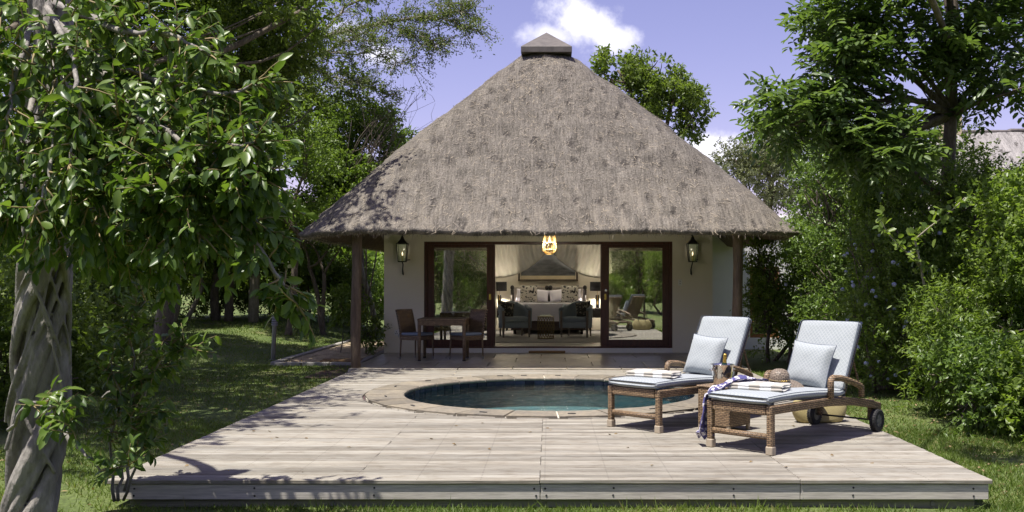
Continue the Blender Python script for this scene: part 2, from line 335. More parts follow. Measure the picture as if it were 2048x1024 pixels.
def water():
    m, t, b = newmat('pool_water'); v = coords(t, 'Object'); n = N(t, 'ShaderNodeTexNoise', Scale=4.2, Detail=5., Roughness=.65); n.inputs['Distortion'].default_value = 1.2; t.links.new(v, n.inputs['Vector'])
    bp = N(t, 'ShaderNodeBump'); bp.inputs['Strength'].default_value = .9; bp.inputs['Distance'].default_value = .05; t.links.new(n.outputs[0], bp.inputs['Height'])
    gl = N(t, 'ShaderNodeBsdfGlossy'); gl.inputs['Roughness'].default_value = .02; t.links.new(bp.outputs[0], gl.inputs['Normal'])
    tr = N(t, 'ShaderNodeBsdfTransparent'); tr.inputs[0].default_value = (.62, .88, .9, 1)
    fr = N(t, 'ShaderNodeFresnel'); fr.inputs['IOR'].default_value = 1.33; t.links.new(bp.outputs[0], fr.inputs['Normal'])
    mx = N(t, 'ShaderNodeMixShader'); t.links.new(cmath(t, 'MINIMUM', fr.outputs[0], .8), mx.inputs[0]); t.links.new(tr.outputs[0], mx.inputs[1]); t.links.new(gl.outputs[0], mx.inputs[2])
    t.links.new(mx.outputs[0], t.nodes['Material Output'].inputs[0]); return m
M['water'] = water()
def glass(name, tintc, refl, rough=.0):
    m, t, b = newmat(name); gl = N(t, 'ShaderNodeBsdfGlossy'); gl.inputs['Roughness'].default_value = rough; gl.inputs[0].default_value = (.95, .97, .93, 1)
    tr = N(t, 'ShaderNodeBsdfTransparent'); tr.inputs[0].default_value = c4(tintc)
    fr = N(t, 'ShaderNodeFresnel'); fr.inputs['IOR'].default_value = 1.5
    mx = N(t, 'ShaderNodeMixShader'); t.links.new(cmath(t, 'ADD', cmath(t, 'MULTIPLY', fr.outputs[0], .9), refl), mx.inputs[0]); t.links.new(tr.outputs[0], mx.inputs[1]); t.links.new(gl.outputs[0], mx.inputs[2])
    t.links.new(mx.outputs[0], t.nodes['Material Output'].inputs[0]); return m
M['doorglass'] = glass('tinted_door_glass', (.6, .62, .58), .50); M['clear'] = glass('clear_glass', (.93, .95, .95), .04)
def sheer(name, col, alpha):
    m, t, b = newmat(name); d = N(t, 'ShaderNodeBsdfDiffuse'); d.inputs[0].default_value = c4(col); l = N(t, 'ShaderNodeBsdfTranslucent'); l.inputs[0].default_value = c4(col)
    a = N(t, 'ShaderNodeMixShader'); a.inputs[0].default_value = .35; t.links.new(d.outputs[0], a.inputs[1]); t.links.new(l.outputs[0], a.inputs[2])
    tr = N(t, 'ShaderNodeBsdfTransparent'); mx = N(t, 'ShaderNodeMixShader'); mx.inputs[0].default_value = alpha
    t.links.new(tr.outputs[0], mx.inputs[1]); t.links.new(a.outputs[0], mx.inputs[2]); t.links.new(mx.outputs[0], t.nodes['Material Output'].inputs[0]); return m
M['net'] = sheer('mosquito_net', (.86, .85, .82), .88); M['nethem'] = sheer('net_hem', (.78, .75, .68), .95); M['sheer'] = sheer('sheer_curtain', (.7, .68, .62), .6)
def emit(name, col, st):
    m, t, b = newmat(name); b.inputs['Base Color'].default_value = c4(col); b.inputs['Emission Color'].default_value = c4(col); b.inputs['Emission Strength'].default_value = st; return m
M['bulb'] = emit('lit_bulb', (1, .78, .45), 1.6)
def lamp(name, loc, w, col=(1, .89, .73), parent=None, r=.03):
    l = bpy.data.lights.new(name, 'POINT'); l.energy = w; l.color = col; l.shadow_soft_size = r; o = bpy.data.objects.new(name, l); COL.objects.link(o); o.location = loc
    if parent is not None: o.parent = parent
    return o
def thatch(name, g1, g2, gl):
    m, t, b = newmat(name); v = coords(t, 'UV')
    def ns(sc, scale, det=5., ro=.62):
        mp = N(t, 'ShaderNodeMapping'); mp.inputs['Scale'].default_value = sc; t.links.new(v, mp.inputs[0]); n = N(t, 'ShaderNodeTexNoise', Scale=scale, Detail=det, Roughness=ro); t.links.new(mp.outputs[0], n.inputs['Vector']); return n.outputs[0]
    big = ns((1, .6, 1), .9); fib = ns((1, .09, 1), 30., 5., .7); spk = ns((1, .6, 1), 42., 3., .7); med = ns((1, .35, 1), 4.5)
    vo = N(t, 'ShaderNodeTexVoronoi', Scale=2.7, voronoi_dimensions='2D'); vo.inputs['Randomness'].default_value = .95; mp = N(t, 'ShaderNodeMapping'); mp.inputs['Scale'].default_value = (1., .5, 1); 
    nd = N(t, 'ShaderNodeTexNoise', Scale=7., Detail=3.); t.links.new(v, nd.inputs['Vector']); mv = N(t, 'ShaderNodeVectorMath', operation='MULTIPLY_ADD'); mv.inputs[1].default_value = (.22, .3, 0); t.links.new(nd.outputs[1], mv.inputs[0]); t.links.new(v, mv.inputs[2]); t.links.new(mv.outputs[0], mp.inputs[0]); t.links.new(mp.outputs[0], vo.inputs['Vector'])
    spot = maprange(t, vo.outputs['Distance'], .06, .23, 1., 0.)
    c = ramp(t, big, ((.25, g1), (.75, g2)))
    c = mixc(t, .8, c, ramp(t, fib, ((.28, .36), (.5, .98), (.72, 1.5))), 'MULTIPLY')
    c = mixc(t, .9, c, ramp(t, spk, ((.30, .5), (.5, 1.), (.70, 1.4))), 'MULTIPLY')
    c = mixc(t, .6, c, ramp(t, med, ((.3, .55), (.7, 1.32))), 'MULTIPLY')
    c = mixc(t, cmath(t, 'MULTIPLY', cmath(t, 'MULTIPLY', spot, maprange(t, ns((1, .4, 1), 24., 3.), .3, .6)), .92), c, (.065, .058, .052))
    sx = N(t, 'ShaderNodeSeparateXYZ'); t.links.new(v, sx.inputs[0])
    low = cmath(t, 'MULTIPLY', maprange(t, sx.outputs[1], 1.8, .0), maprange(t, ns((1, .25, 1), 7.), .42, .68))
    c = mixc(t, cmath(t, 'MULTIPLY', low, .55), c, gl)
    t.links.new(c, b.inputs['Base Color']); b.inputs['Roughness'].default_value = .95; b.inputs['Specular IOR Level'].default_value = .1
    bumpn(t, b, cmath(t, 'ADD', cmath(t, 'ADD', fib, spk), cmath(t, 'ADD', med, cmath(t, 'MULTIPLY', spot, -.8))), .9, .035); return m
M['thatch'] = thatch('thatch', (.148, .132, .113), (.208, .188, .162), (.33, .29, .235)); M['thatch2'] = thatch('pale_thatch', (.30, .28, .27), (.36, .34, .32), (.4, .37, .35))
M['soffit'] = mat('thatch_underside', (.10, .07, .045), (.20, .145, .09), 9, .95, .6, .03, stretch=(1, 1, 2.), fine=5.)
M['strawbit'] = mat('straw_strand', (.48, .40, .28), (.30, .26, .22), 1.3, .9); M['capmetal'] = mat('ridge_cap_sheet', (.10, .086, .074), (.14, .122, .108), 1.4, .55, .1, fine=6.)
M['bark'] = mat('bark', (.085, .066, .048), (.19, .155, .12), 4, .9, .6, .02, stretch=(3, 3, .8), fine=4.); M['palebark'] = mat('pale_bark', (.25, .22, .17), (.36, .32, .25), 3, .9, .4, .01, stretch=(2, 2, .6), fine=4.)
M['figbark'] = mat('fig_bark', (.16, .145, .125), (.34, .315, .28), 3.2, .8, .8, .02, stretch=(2, 2, .7), fine=5.); M['twig'] = mat('green_twig', (.20, .17, .07), (.30, .22, .10), 6, .7)
M['fig'] = leafmat('fig_leaf', (.05, .10, .022), (.15, .225, .045), .36, .4, .4, (.13, .18, .035))
M['dense'] = leafmat('dense_leaf', (.065, .108, .024), (.19, .25, .055), .4, .44, .4, (.15, .18, .035)); M['bright'] = leafmat('bright_leaf', (.075, .13, .026), (.19, .27, .055), .42, .45, .4, (.2, .24, .05))
M['hedge'] = leafmat('hedge_leaf', (.09, .15, .032), (.23, .31, .07), .38, .48, .45, (.18, .22, .05)); M['darkhedge'] = leafmat('dark_hedge_leaf', (.07, .125, .032), (.18, .26, .07), .34, .44, .5)
M['greyleaf'] = leafmat('grey_green_leaf', (.095, .115, .055), (.2, .215, .115), .5, .25, .3); M['acacia'] = leafmat('acacia_leaf', (.07, .105, .035), (.16, .205, .06), .5, .35, .3); M['pinnate'] = leafmat('pinnate_leaf', (.055, .10, .034), (.15, .215, .07), .36, .44, .55)
M['flower'] = leafmat('plumbago_flower', (.40, .44, .74), (.60, .62, .84), .6, .3, .2)
def lawnmat():
    m, t, b = newmat('lawn_soil'); v = coords(t, 'Object')
    n = N(t, 'ShaderNodeTexNoise', Scale=.8, Detail=6., Roughness=.65); t.links.new(v, n.inputs['Vector']); n2 = N(t, 'ShaderNodeTexNoise', Scale=22., Detail=5., Roughness=.7); t.links.new(v, n2.inputs['Vector'])
    c = ramp(t, n.outputs[0], ((.35, (.075, .115, .024)), (.55, (.115, .15, .036)), (.72, (.19, .165, .08)))); c = mixc(t, .8, c, ramp(t, n2.outputs[0], ((.3, .4), (.7, 1.5))), 'MULTIPLY')
    t.links.new(c, b.inputs['Base Color']); b.inputs['Roughness'].default_value = .95; bumpn(t, b, n2.outputs[0], .9, .04); return m
M['lawn'] = lawnmat(); M['grass'] = leafmat('grass_blade', (.075, .125, .022), (.17, .235, .045), .5, .35, .3, (.26, .22, .10)); M['soil'] = mat('soil_litter', (.06, .042, .028), (.13, .095, .06), 9, .95, .8, .03, fine=4.)
M['litter'] = leafmat('dry_leaf', (.14, .09, .04), (.30, .22, .12), .7, .15, .2)
M['picture'] = mat('abstract_seascape', (.03, .032, .036), (.13, .135, .14), 3, .6, stretch=(1, 1, 4)); M['ochre'] = mat('ochre_plaster', (.5, .42, .27), (.58, .5, .34), 4, .9)
M['mat'] = mat('coir_mat', (.20, .12, .05), (.28, .18, .08), 60, 1., .6, .005); M['rock'] = mat('pale_rock', (.34, .26, .2), (.46, .37, .29), 3, .9, .5, .05)
# ------------------------------------------------------------------ ground
def sstep(a, b, x):
    t = min(1, max(0, (x - a) / (b - a))); return t * t * (3 - 2 * t)
def gz(x, y):
    z = -.215 + .035 * sstep(7.2, 8.5, y) + .12 * sstep(8, 15.5, y)
    rise = sstep(-5.0, -8.0, -(-x)) if False else sstep(5.0, 8.0, -x)
    z += rise * (.42 * sstep(15, 29, y) + .012 * max(0, y - 29))
    z += (1 - rise) * .010 * max(0, y - 30) * (1 if x < 0 else .6)
    if y < 14 or abs(x) > 4.6: z += .018 * mnoise.noise((x * .5, y * .5, 0))
    return z
xs = [-300, -160, -90, -60, -45, -36, -30, -26, -23] + [-20 + .5 * i for i in range(31)] + [-4.6, -4.2, -3.8, -3.4, -3.0, -2.6, -2, -1, 0, 1, 2, 2.6, 3.0, 3.4, 3.8, 4.2, 4.6] + [5 + .5 * i for i in range(31)] + [23, 26, 30, 36, 45, 60, 90, 160, 300]
ys = [-200, -120, -70, -40, -30, -24, -20, -16, -12, -9, -6, -3, 0, 2, 4, 5, 6, 6.5, 7, 7.4, 7.8, 8.4, 9] + [9.5 + .5 * i for i in range(13)] + [15.9] + [16.5 + .6 * i for i in range(40)] + [42, 46, 52, 60, 75, 100, 150, 250, 500]
gv = [(x, y, gz(x, y)) for x in xs for y in ys]; gf = []
for i in range(len(xs) - 1):
    for j in range(len(ys) - 1):
        cx, cy = (xs[i] + xs[i + 1]) / 2, (ys[j] + ys[j + 1]) / 2
        if abs(cx) < 3.0 and 7.4 < cy < 15.9: continue
        a = i * len(ys) + j; gf.append((a, a + len(ys), a + len(ys) + 1, a + 1))
mb = MB(); mb.v = gv; mb.f = gf; lawn = tag(mb.build('lawn', M['lawn'], smooth=True), 'uneven green lawn around the deck and cottage', kind='structure')
# brick path left of the cottage
path = thing('brick_path', 'tan brick path with grey kerb stones beside the cottage', None, (0, 0, 0), kind='structure')
mb = MB(); mb.box((-4.22, 21.1, gz(-4.2, 20) - .04), (1.34, 6.8, .08)); mb.build('path_bed', M['soil'], path)
pz = gz(-4.2, 20) + .012; br = MB().box((0, 0, 0), (.205, .098, .06), b=.006).mesh('brick')
k = 0
for r in range(62):
    y = 17.78 + r * .107
    for c in range(6):
        x = -4.79 + c * .214 + (.107 if r % 2 else 0)
        if x > -3.62: continue
        o = obj('brick', br, M['brick'], path, (x + random.gauss(0, .003), y + random.gauss(0, .003), pz + random.gauss(0, .004)), random.gauss(0, .015)); k += 1
        if k >= 290: break
    if k >= 290: break
yb = 17.78 + (r + 1) * .107; mb = MB()
while yb < 24.3:
    for c in range(6): mb.box((-4.79 + c * .214 + random.gauss(0, .003) + (.1 if int(yb * 10) % 2 else 0), yb, pz + random.gauss(0, .003)), (.2, .098, .05), b=.006)
    yb += .107
o = mb.build('far_bricks', M['brick'], path); o['kind'] = 'stuff'
ks = MB().box((0, 0, 0), (.14, .48, .1), b=.012).mesh('kerb_stone')
for i in range(14):
    for x in (-4.99, -3.47): obj('kerb_stone', ks, M['kerb'], path, (x, 17.9 + i * .49, pz + .005 + random.gauss(0, .003)))
for i in range(3): obj('kerb_stone', ks, M['kerb'], path, (-4.72 + i * .5, 17.62, pz), R(90))
mb = MB().grid(lambda u, v: (-3.85 + .55 * u, 15.2 + 9 * v, gz(-3.5, 15.2 + 9 * v) + .012 + .02 * mnoise.noise((u * 3, v * 20, 3))), 6, 40); tag(mb.build('soil_bed', M['soil'], smooth=True), 'strip of dark soil beside the cottage wall', kind='structure')
# ------------------------------------------------------------------ deck
deck = thing('timber_deck', 'weathered grey timber deck laid around the round plunge pool', 'deck', (0, 0, 0))
PITCH, POOLC, RO = .097, Vector((0, 12.8, 0)), 2.405
def plank(x0, x1, y, w):
    L = x1 - x0
    mb = MB().box((0, 0, -.016), (L - .002, w, .032), b=.005)
    o = mb.build('plank', M['planks'], deck, loc=((x0 + x1) / 2, y, random.gauss(0, .0012))); o.rotation_euler = (random.gauss(0, .013), 0, random.gauss(0, .0004))
y = 7.14 + PITCH / 2
while y < 16.06:
    spans = [(-3.25, 3.25)]; d = abs(y - POOLC.y) - PITCH / 2
    if d < RO:
        w = math.sqrt(RO * RO - max(0, d) ** 2); spans = [(-3.25, -w), (w, 3.25)]
    cuts = [-.07, 1.84] if y < 10.6 else ([-2.9, 2.75] if int(y * 11) % 5 == 0 else ([] if y < 15 else [-1.5, 1.2]))
    if y < 10.6 and int(y * 7) % 4 == 1: cuts[0] = -1.44
    for a, b in spans:
        e = [a] + sorted(c for c in cuts if a + .12 < c < b - .12) + [b]
        for i in range(len(e) - 1): plank(e[i], e[i + 1], y, PITCH - .011)
    y += PITCH
mb = MB()
for x0, x1 in ((-3.22, -.07), (-.066, 1.84), (1.844, 3.225)):
    MB().box(((x0 + x1) / 2, 7.175, -.092), (x1 - x0, .03, .112), b=.003).build('fascia_board', M['fascia'], deck)
for s in (-1, 1): MB().box((s * 3.21, 11.65, -.092), (.03, 8.85, .112), b=.003).build('fascia_board', M['fascia'], deck)
for x0, x1 in ((-3.1, 0.3), (.304, 3.14)): MB().box(((x0 + x1) / 2, 7.235, -.2), (x1 - x0, .06, .12), b=.004).build('bearer', M['pine'], deck)
for x in (-2.8, -1.4, 0, 1.4, 2.8):
    MB().tube([(x, 7.33, -.5), (x, 7.33, -.14)], .06, 10).build('stump', M['pine'], deck, smooth=False)
sc = MB().lathe([(.001, .002), (.007, .002), (.008, 0)], 8, Matrix.Rotation(R(90), 4, 'X'), cap=False).mesh('screw')
for i in range(8):
    for z in (-.065, -.118):
        for x in ([-3.05 + i * .88] if i != 3 else [-.11, -.03]): obj('screw', sc, M['rubber'], deck, (x + random.gauss(0, .004), 7.1585, z + random.gauss(0, .003)))
bt = MB().lathe([(.001, .004), (.018, .004), (.02, 0)], 12, Matrix.Rotation(R(90), 4, 'X'), cap=False).mesh('bolt')
for x in (1.36, 2.83, -1.6): obj('bolt', bt, M['grey_plastic'], deck, (x, 7.2, -.187))
# ------------------------------------------------------------------ pool
pool = thing('plunge_pool', 'round plunge pool with sandstone coping sunk in the timber deck', 'pool', POOLC)
NS = 26; da = 2 * math.pi / NS; mb = MB(); prof = [(1.90, -.03), (1.885, -.012), (1.89, .004), (1.91, .014), (2.0, .016)]
vs = []; na = 4
ga = .02 / 2.1
for i in range(na + 1):
    a = -da / 2 + ga / 2 + (da - ga) * i / na
    for r, z in prof: vs.append((r * math.cos(a), r * math.sin(a), z))
    ro = 2.385 * math.cos(da / 2)
    vs.append((ro, ro * math.tan(a), .016)); vs.append((ro, ro * math.tan(a), -.035))
    vs.append((1.9 * math.cos(a), 1.9 * math.sin(a), -.035))
m_ = len(prof) + 3; fs = []
for i in range(na):
    for j in range(m_): j2 = (j + 1) % m_; fs.append((i * m_ + j, (i + 1) * m_ + j, (i + 1) * m_ + j2, i * m_ + j2))
fs.append(tuple(range(m_))[::-1]); fs.append(tuple(na * m_ + j for j in range(m_)))
mb.add(vs, fs); stone = mb.mesh('coping_stone', recalc=True); anchor = MB().box((0, 0, 0), (.022, .09, .01), b=.003).mesh('anchor')
for k in range(NS):
    a = k * da + .04; o = obj('coping_stone', stone, M['sandstone'], pool, (0, 0, random.gauss(0, .0015)), a)
    if k % 2 == 0 or random.random() < .35: obj('cover_anchor', anchor, M['rubber'], o, (2.18 + random.gauss(0, .02), random.gauss(0, .06), .021), random.gauss(R(90) * 0, .25))
MB().lathe([(1.905, -.03), (1.905, .004), (2.375, -.004), (2.375, -.04)], 72, cap=False).build('grout_bed', M['grout'], pool)
MB().lathe([(1.93, -.03), (1.93, -1.25), (.01, -1.3)], 64, cap=False).build('basin', M['basin'], pool, smooth=False, recalc=False)
tl = MB().box((0, 0, 0), (.014, .143, .143), b=.003).mesh('pool_tile')
for k in range(80):
    a = k * 2 * math.pi / 80; obj('pool_tile', tl, M['pooltile'], pool, (1.917 * math.cos(a), 1.917 * math.sin(a), -.108), a)
for r, z, c in ((1.9, -.72, -.1), (1.9, -.42, .75)):
    mb = MB(); pts = []
    for i in range(25):
        w = R(180) * i / 24; pts.append((1.9 * math.cos(w), 1.9 * math.sin(w)))
    inner = [(x * .97, c + (1.2 if c > 0 else 1.35) - .9 * (1 - (x / 1.9) ** 2) * (.9 if c > 0 else 1.1)) for x, _ in pts]
    v = [(x, y, z) for x, y in pts] + [(x, min(y, pts[i][1] - .01), z) for i, (x, y) in enumerate(inner)]; v += [(x, y, -1.25) for x, y, _ in v[25:]]
    f = [(i, i + 1, 26 + i, 25 + i) for i in range(24)] + [(25 + i, 26 + i, 51 + i, 50 + i) for i in range(24)]
    mb.add(v, f).build('seat_ledge', M['bench'], pool, recalc=True)
def wsurf(u, v):
    r, a = 1.925 * u, 2 * math.pi * v; x, y = r * math.cos(a), r * math.sin(a); return (x, y, -.078 + .009 * mnoise.noise((x * 2.6, y * 2.6, 0)) + .006 * mnoise.noise((x * 6 + 3, y * 6, 4)) + .003 * mnoise.noise((x * 13, y * 13, 9)))
o = MB().grid(wsurf, 70, 200).build('pool_water', M['water'], pool, smooth=True)
# ------------------------------------------------------------------ patio
pat = thing('patio', 'shaded sandstone tile patio in front of the glass doors', None, (0, 0, 0), kind='structure')
MB().box((0, 17.93, -.06), (6.66, 3.66, .1)).build('patio_bed', M['grout'], pat)
TY = [16.1, 16.62, 17.52, 18.42, 19.32, 19.77]
for j in range(5):
    xe = [-3.33 + i * .905 - (.45 if j % 2 else 0) for i in range(9)]; xe = [max(-3.33, min(3.33, x)) for x in xe] + [3.33]
    for i in range(len(xe) - 1):
        w = xe[i + 1] - xe[i]
        if w < .1: continue
        MB().box((0, 0, 0), (w - .014, TY[j + 1] - TY[j] - .014, .03), b=.003).build('patio_tile', M['tile'], pat, loc=((xe[i] + xe[i + 1]) / 2, (TY[j] + TY[j + 1]) / 2, .001 + random.gauss(0, .001)))
# ------------------------------------------------------------------ cottage
cot = thing('thatched_cottage', 'cream cottage with tall grey thatched roof behind the pool', 'cottage', (0, 20, 0))
def C(mb, name, mt, parent=cot, **k):
    mb.v = [(x, y - 20, z) for x, y, z in mb.v]; return mb.build(name, mt, parent, **k)
W0, W1, DL, DR, YW = -3.356, 3.305, -2.545, 2.494, 19.77
mb = MB()
mb.box(((W0 + DL) / 2, YW + .125, 1.55), (DL - W0, .25, 3.3)); mb.box(((W1 + DR) / 2, YW + .125, 1.55), (W1 - DR, .25, 3.3)); mb.box(((DL + DR) / 2, YW + .125, 2.735), (DR - DL, .25, .93))
C(mb, 'front_wall', M['plaster'])
C(MB().box(((DL + DR) / 2, YW + .12, .045), (DR - DL, .26, .13), b=.004), 'plinth', M['whiteplaster'])
for s, X in ((-1, W0 + .125), (1, W1 - .125)):
    mb = MB(); mb.box((X, 20.76, 1.55), (.25, 1.48, 3.3)); mb.box((X, 26.25, 1.55), (.25, 1.5, 3.3)); mb.box((X, 23.5, .15), (.25, 4., .5)); mb.box((X, 23.5, 2.8), (.25, 4., .8)); C(mb, 'side_wall', M['plaster'])
    w = C(MB().box((X, 21.55, 1.4), (.1, .1, 2.0)).box((X, 25.45, 1.4), (.1, .1, 2.0)).box((X, 23.5, 2.35), (.1, 3.8, .1)).box((X, 23.5, .45), (.1, 3.8, .1)), 'added_side_window', M['hardwood'])  # unseen window, added to let daylight into the bedroom
    C(MB().box((X, 23.5, 1.4), (.008, 3.8, 1.8)), 'pane', M['clear'], w)
C(MB().box((-.025, 27.13, 1.55), (6.66, .25, 3.3)), 'back_wall', M['plaster'])
C(MB().box((-.025, 23.5, 2.99), (6.1, 6.96, .06)), 'ceiling', M['whiteplaster'])
C(MB().box((-.025, 20.72, .06), (6.1, 1.36, .12)), 'threshold_floor', M['darkfloor']); C(MB().box((-.025, 24.2, .065), (6.1, 5.59, .135)), 'carpet', M['carpet'])
# door frame and sliding doors
mb = MB()
for x in (DL + .03, DR - .03): mb.box((x, YW + .1, 1.19), (.06, .16, 2.16), b=.003)
mb.box(((DL + DR) / 2, YW + .1, 2.242), (DR - DL - .12, .16, .056), b=.003); mb.box(((DL + DR) / 2, YW + .1, .127), (DR - DL - .12, .2, .036), b=.003)
C(mb, 'door_frame', M['hardwood'])
def sliding(x0, x1, g0, g1, y, hx, lock):
    mb = MB()
    mb.box(((x0 + g0) / 2, y, 1.18), (g0 - x0, .05, 2.066), b=.003); mb.box(((x1 + g1) / 2, y, 1.18), (x1 - g1, .05, 2.066), b=.003)
    mb.box(((g0 + g1) / 2, y, 2.18), (g1 - g0, .048, .066), b=.003); mb.box(((g0 + g1) / 2, y, .212), (g1 - g0, .048, .13), b=.003)
    d = C(mb, 'sliding_door', M['hardwood'])
    C(MB().box(((g0 + g1) / 2, y, 1.212), (g1 - g0, .012, 1.87)), 'pane', M['doorglass'], d)
    C(MB().box((hx, y - .028, 1.15), (.045, .012, .125), b=.004), 'handle', M['brass'], d)
    if lock: C(MB().lathe([(.024, 0), (.024, .01), (.001, .012)], 14, Matrix.Translation((hx + .01, y - .026, 1.28)) @ Matrix.Rotation(R(90), 4, 'X')), 'lock', M['steel'], d)
    return d
sliding(DL + .062, -1.133, -2.347, -1.275, YW + .07, -1.21, False); sliding(1.06, DR - .062, 1.209, 2.295, YW + .07, 1.135, True)
C(MB().box((-1.155, YW + .125, 1.18), (.09, .05, 2.066), b=.003), 'fixed_stile', M['hardwood']); C(MB().box((1.085, YW + .125, 1.18), (.09, .05, 2.066), b=.003), 'fixed_stile', M['hardwood'])
# bathroom wing set back on the far side
mb = MB(); mb.box((3.9, 22.0, 1.35), (1.2, .25, 3.1)); mb.box((5.9, 22.0, 1.35), (1.5, .25, 3.1)); mb.box((4.825, 22., 2.35), (.65, .25, 1.1)); mb.box((4.825, 22., .0), (.65, .25, .4))
mb.box((6.52, 24.2, 1.35), (.25, 4.1, 3.1)); mb.box((4.95, 24.5, 2.93), (3.2, 4.8, .06)); C(mb, 'wing_wall', M['whiteplaster'])
w = C(MB().box((4.53, 21.95, 1.0), (.06, .1, 1.6)).box((5.12, 21.95, 1.0), (.06, .1, 1.6)).box((4.825, 21.95, 1.77), (.53, .1, .06)).box((4.825, 21.95, .24), (.53, .1, .08)), 'wing_window', mat('orange_teak', (.22, .09, .03), (.3, .13, .045), 8, .5))
C(MB().box((4.825, 21.97, 1.0), (.53, .01, 1.46)), 'pane', M['doorglass'], w)
for px in (-3.235, 3.145):
    rr = [.083 + .004 * math.sin(i * 1.7 + px) for i in range(8)]
    C(MB().tube([(px + .012 * math.sin(i * .9 + px), 16.32 + .008 * math.cos(i), -.25 + 2.78 * i / 7) for i in range(8)], rr, 18), 'veranda_post', M['post'], smooth=True)
# thatch
def rr_loop(x0, x1, y0, y1, r, ns=64, nc=22):
    pts = []; segs = [((x0 + r, y0), (x1 - r, y0)), ((x1, y0 + r), (x1, y1 - r)), ((x1 - r, y1), (x0 + r, y1)), ((x0, y1 - r), (x0, y0 + r))]
    cs = [(x1 - r, y0 + r, -90), (x1 - r, y1 - r, 0), (x0 + r, y1 - r, 90), (x0 + r, y0 + r, 180)]
    for (a, b), (cx, cy, st) in zip(segs, cs):
        for i in range(ns): t = i / ns; pts.append((a[0] + (b[0] - a[0]) * t, a[1] + (b[1] - a[1]) * t))
        for i in range(nc): w = R(st + 90 * i / nc); pts.append((cx + r * math.cos(w), cy + r * math.sin(w)))
    return pts
def thatch_roof(parent, off, E, T, z0, z1, r0, r1, mt, nl=130, amp=.022, straw=0, soffit=3.3, ns=64, bulge=.06):
    levels = []     # (x0,x1,y0,y1,r,z,v)
    def ins(d, z, v): levels.append((E[0] + d, E[1] - d, E[2] + d, E[3] - d, max(.15, r0 - d), z, v))
    slope = (z1 - z0) / (T[2] - E[2])
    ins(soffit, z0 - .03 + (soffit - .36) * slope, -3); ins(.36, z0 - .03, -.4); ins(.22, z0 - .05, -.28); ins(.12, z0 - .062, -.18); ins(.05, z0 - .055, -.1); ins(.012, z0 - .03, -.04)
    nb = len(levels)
    for i in range(nl + 1):
        s = i / nl; sag = bulge * math.sin(math.pi * s)
        levels.append(tuple(E[k] + (T[k] - E[k]) * s for k in range(4)) + (r0 + (r1 - r0) * s, z0 + (z1 - z0) * s + sag, s * math.hypot(z1 - z0, T[2] - E[2])))
    V = []; UV = []; n = None
    for li, (x0, x1, y0, y1, r, z, v) in enumerate(levels):
        L = rr_loop(x0, x1, y0, y1, r, ns); n = len(L); L = L + [L[0]]; u = [0]
        for i in range(n): u.append(u[-1] + math.hypot(L[i + 1][0] - L[i][0], L[i + 1][1] - L[i][1]))
        mid = u[ns // 2]
        for i in range(n + 1):
            x, y = L[i]; dx, dy = x - (x0 + x1) / 2, y - (y0 + y1) / 2
            if li > 0:
                d = amp * (mnoise.noise((x * 1.1, y * 1.1, z * 1.1)) * 1.6 + mnoise.noise((x * 3.5, y * 3.5, z * 3.5)) + .5 * mnoise.noise((x * 11, y * 11, z * 6)))
                w = math.hypot(dx, dy) or 1; V.append((x + d * dx / w, y + d * dy / w, z + d * (.9 if li >= nb else .8)))
            else: V.append((x, y, z))
            UV.append((u[i], v))
    F = []; mi = []
    for li in range(len(levels) - 1):
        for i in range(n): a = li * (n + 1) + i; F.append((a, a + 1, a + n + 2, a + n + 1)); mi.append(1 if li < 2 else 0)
    V = [(x - off[0], y - off[1], z - off[2]) for x, y, z in V]
    me = bpy.data.meshes.new('thatch_roof'); me.from_pydata(V, [], F); uvl = me.uv_layers.new(name='UVMap')
    li_ = np.empty(len(me.loops), int); me.loops.foreach_get('vertex_index', li_); UA = np.array(UV).reshape(len(levels), n + 1, 2); q_ = np.arange(n); nc = n // 4 - ns; kk = q_ // (ns + nc); sd_ = np.where(q_ % (ns + nc) < ns + nc // 2, kk, (kk + 1) % 4); wrap = (kk == 3) & (sd_ == 0); cen = UA[:, (ns + nc) * sd_ + ns // 2, 0]; tot = UA[:, -1, 0][:, None] * wrap[None]; uA = UA[:, :-1, 0] - tot - cen + sd_ * 40; uB = UA[:, 1:, 0] - tot - cen + sd_ * 40; vv = UA[:, :-1, 1]
    uvl.data.foreach_set('uv', np.stack([np.stack([uA[:-1], vv[:-1]], -1), np.stack([uB[:-1], vv[:-1]], -1), np.stack([uB[1:], vv[1:]], -1), np.stack([uA[1:], vv[1:]], -1)], 2).ravel())
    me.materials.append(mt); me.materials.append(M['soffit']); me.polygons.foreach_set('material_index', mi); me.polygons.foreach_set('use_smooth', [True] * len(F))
    o = obj('thatch_roof', me, None, parent)
    if straw:
        mb = MB(); Vn = np.array(V); W = n + 1
        for k in range(straw):
            s = random.random() ** 1.25; li = nb + int(s * (nl - 2)); i = random.randrange(n)
            a = Vector(Vn[li * W + i]); dn = (Vector(Vn[li * W + i]) - Vector(Vn[(li + 2) * W + i])).normalized(); sd = (Vector(Vn[li * W + i + 1]) - a); sd = sd.normalized() if sd.length > 1e-6 else Vector((1, 0, 0))
            nr = sd.cross(dn); nr = nr if nr.dot(Vector((a.x, a.y, .5))) > 0 else -nr
            d = (dn * random.gauss(.8, .5) + sd * random.gauss(0, .7)).normalized(); L = random.uniform(.03, .11); w = d.cross(nr).normalized() * random.uniform(.0018, .0035); up = nr * random.uniform(.008, .03)
            p = a + sd * random.uniform(-.06, .06) + dn * random.uniform(-.03, .03); b = len(mb.v)
            mb.v += [tuple(p - w + nr * .004), tuple(p + w + nr * .004), tuple(p + d * L + w * .5 + up), tuple(p + d * L - w * .5 + up)]; mb.f.append((b, b + 1, b + 2, b + 3))
        s_ = mb.build('loose_straw', M['strawbit'], o); s_['kind'] = 'stuff'
        mb = MB()
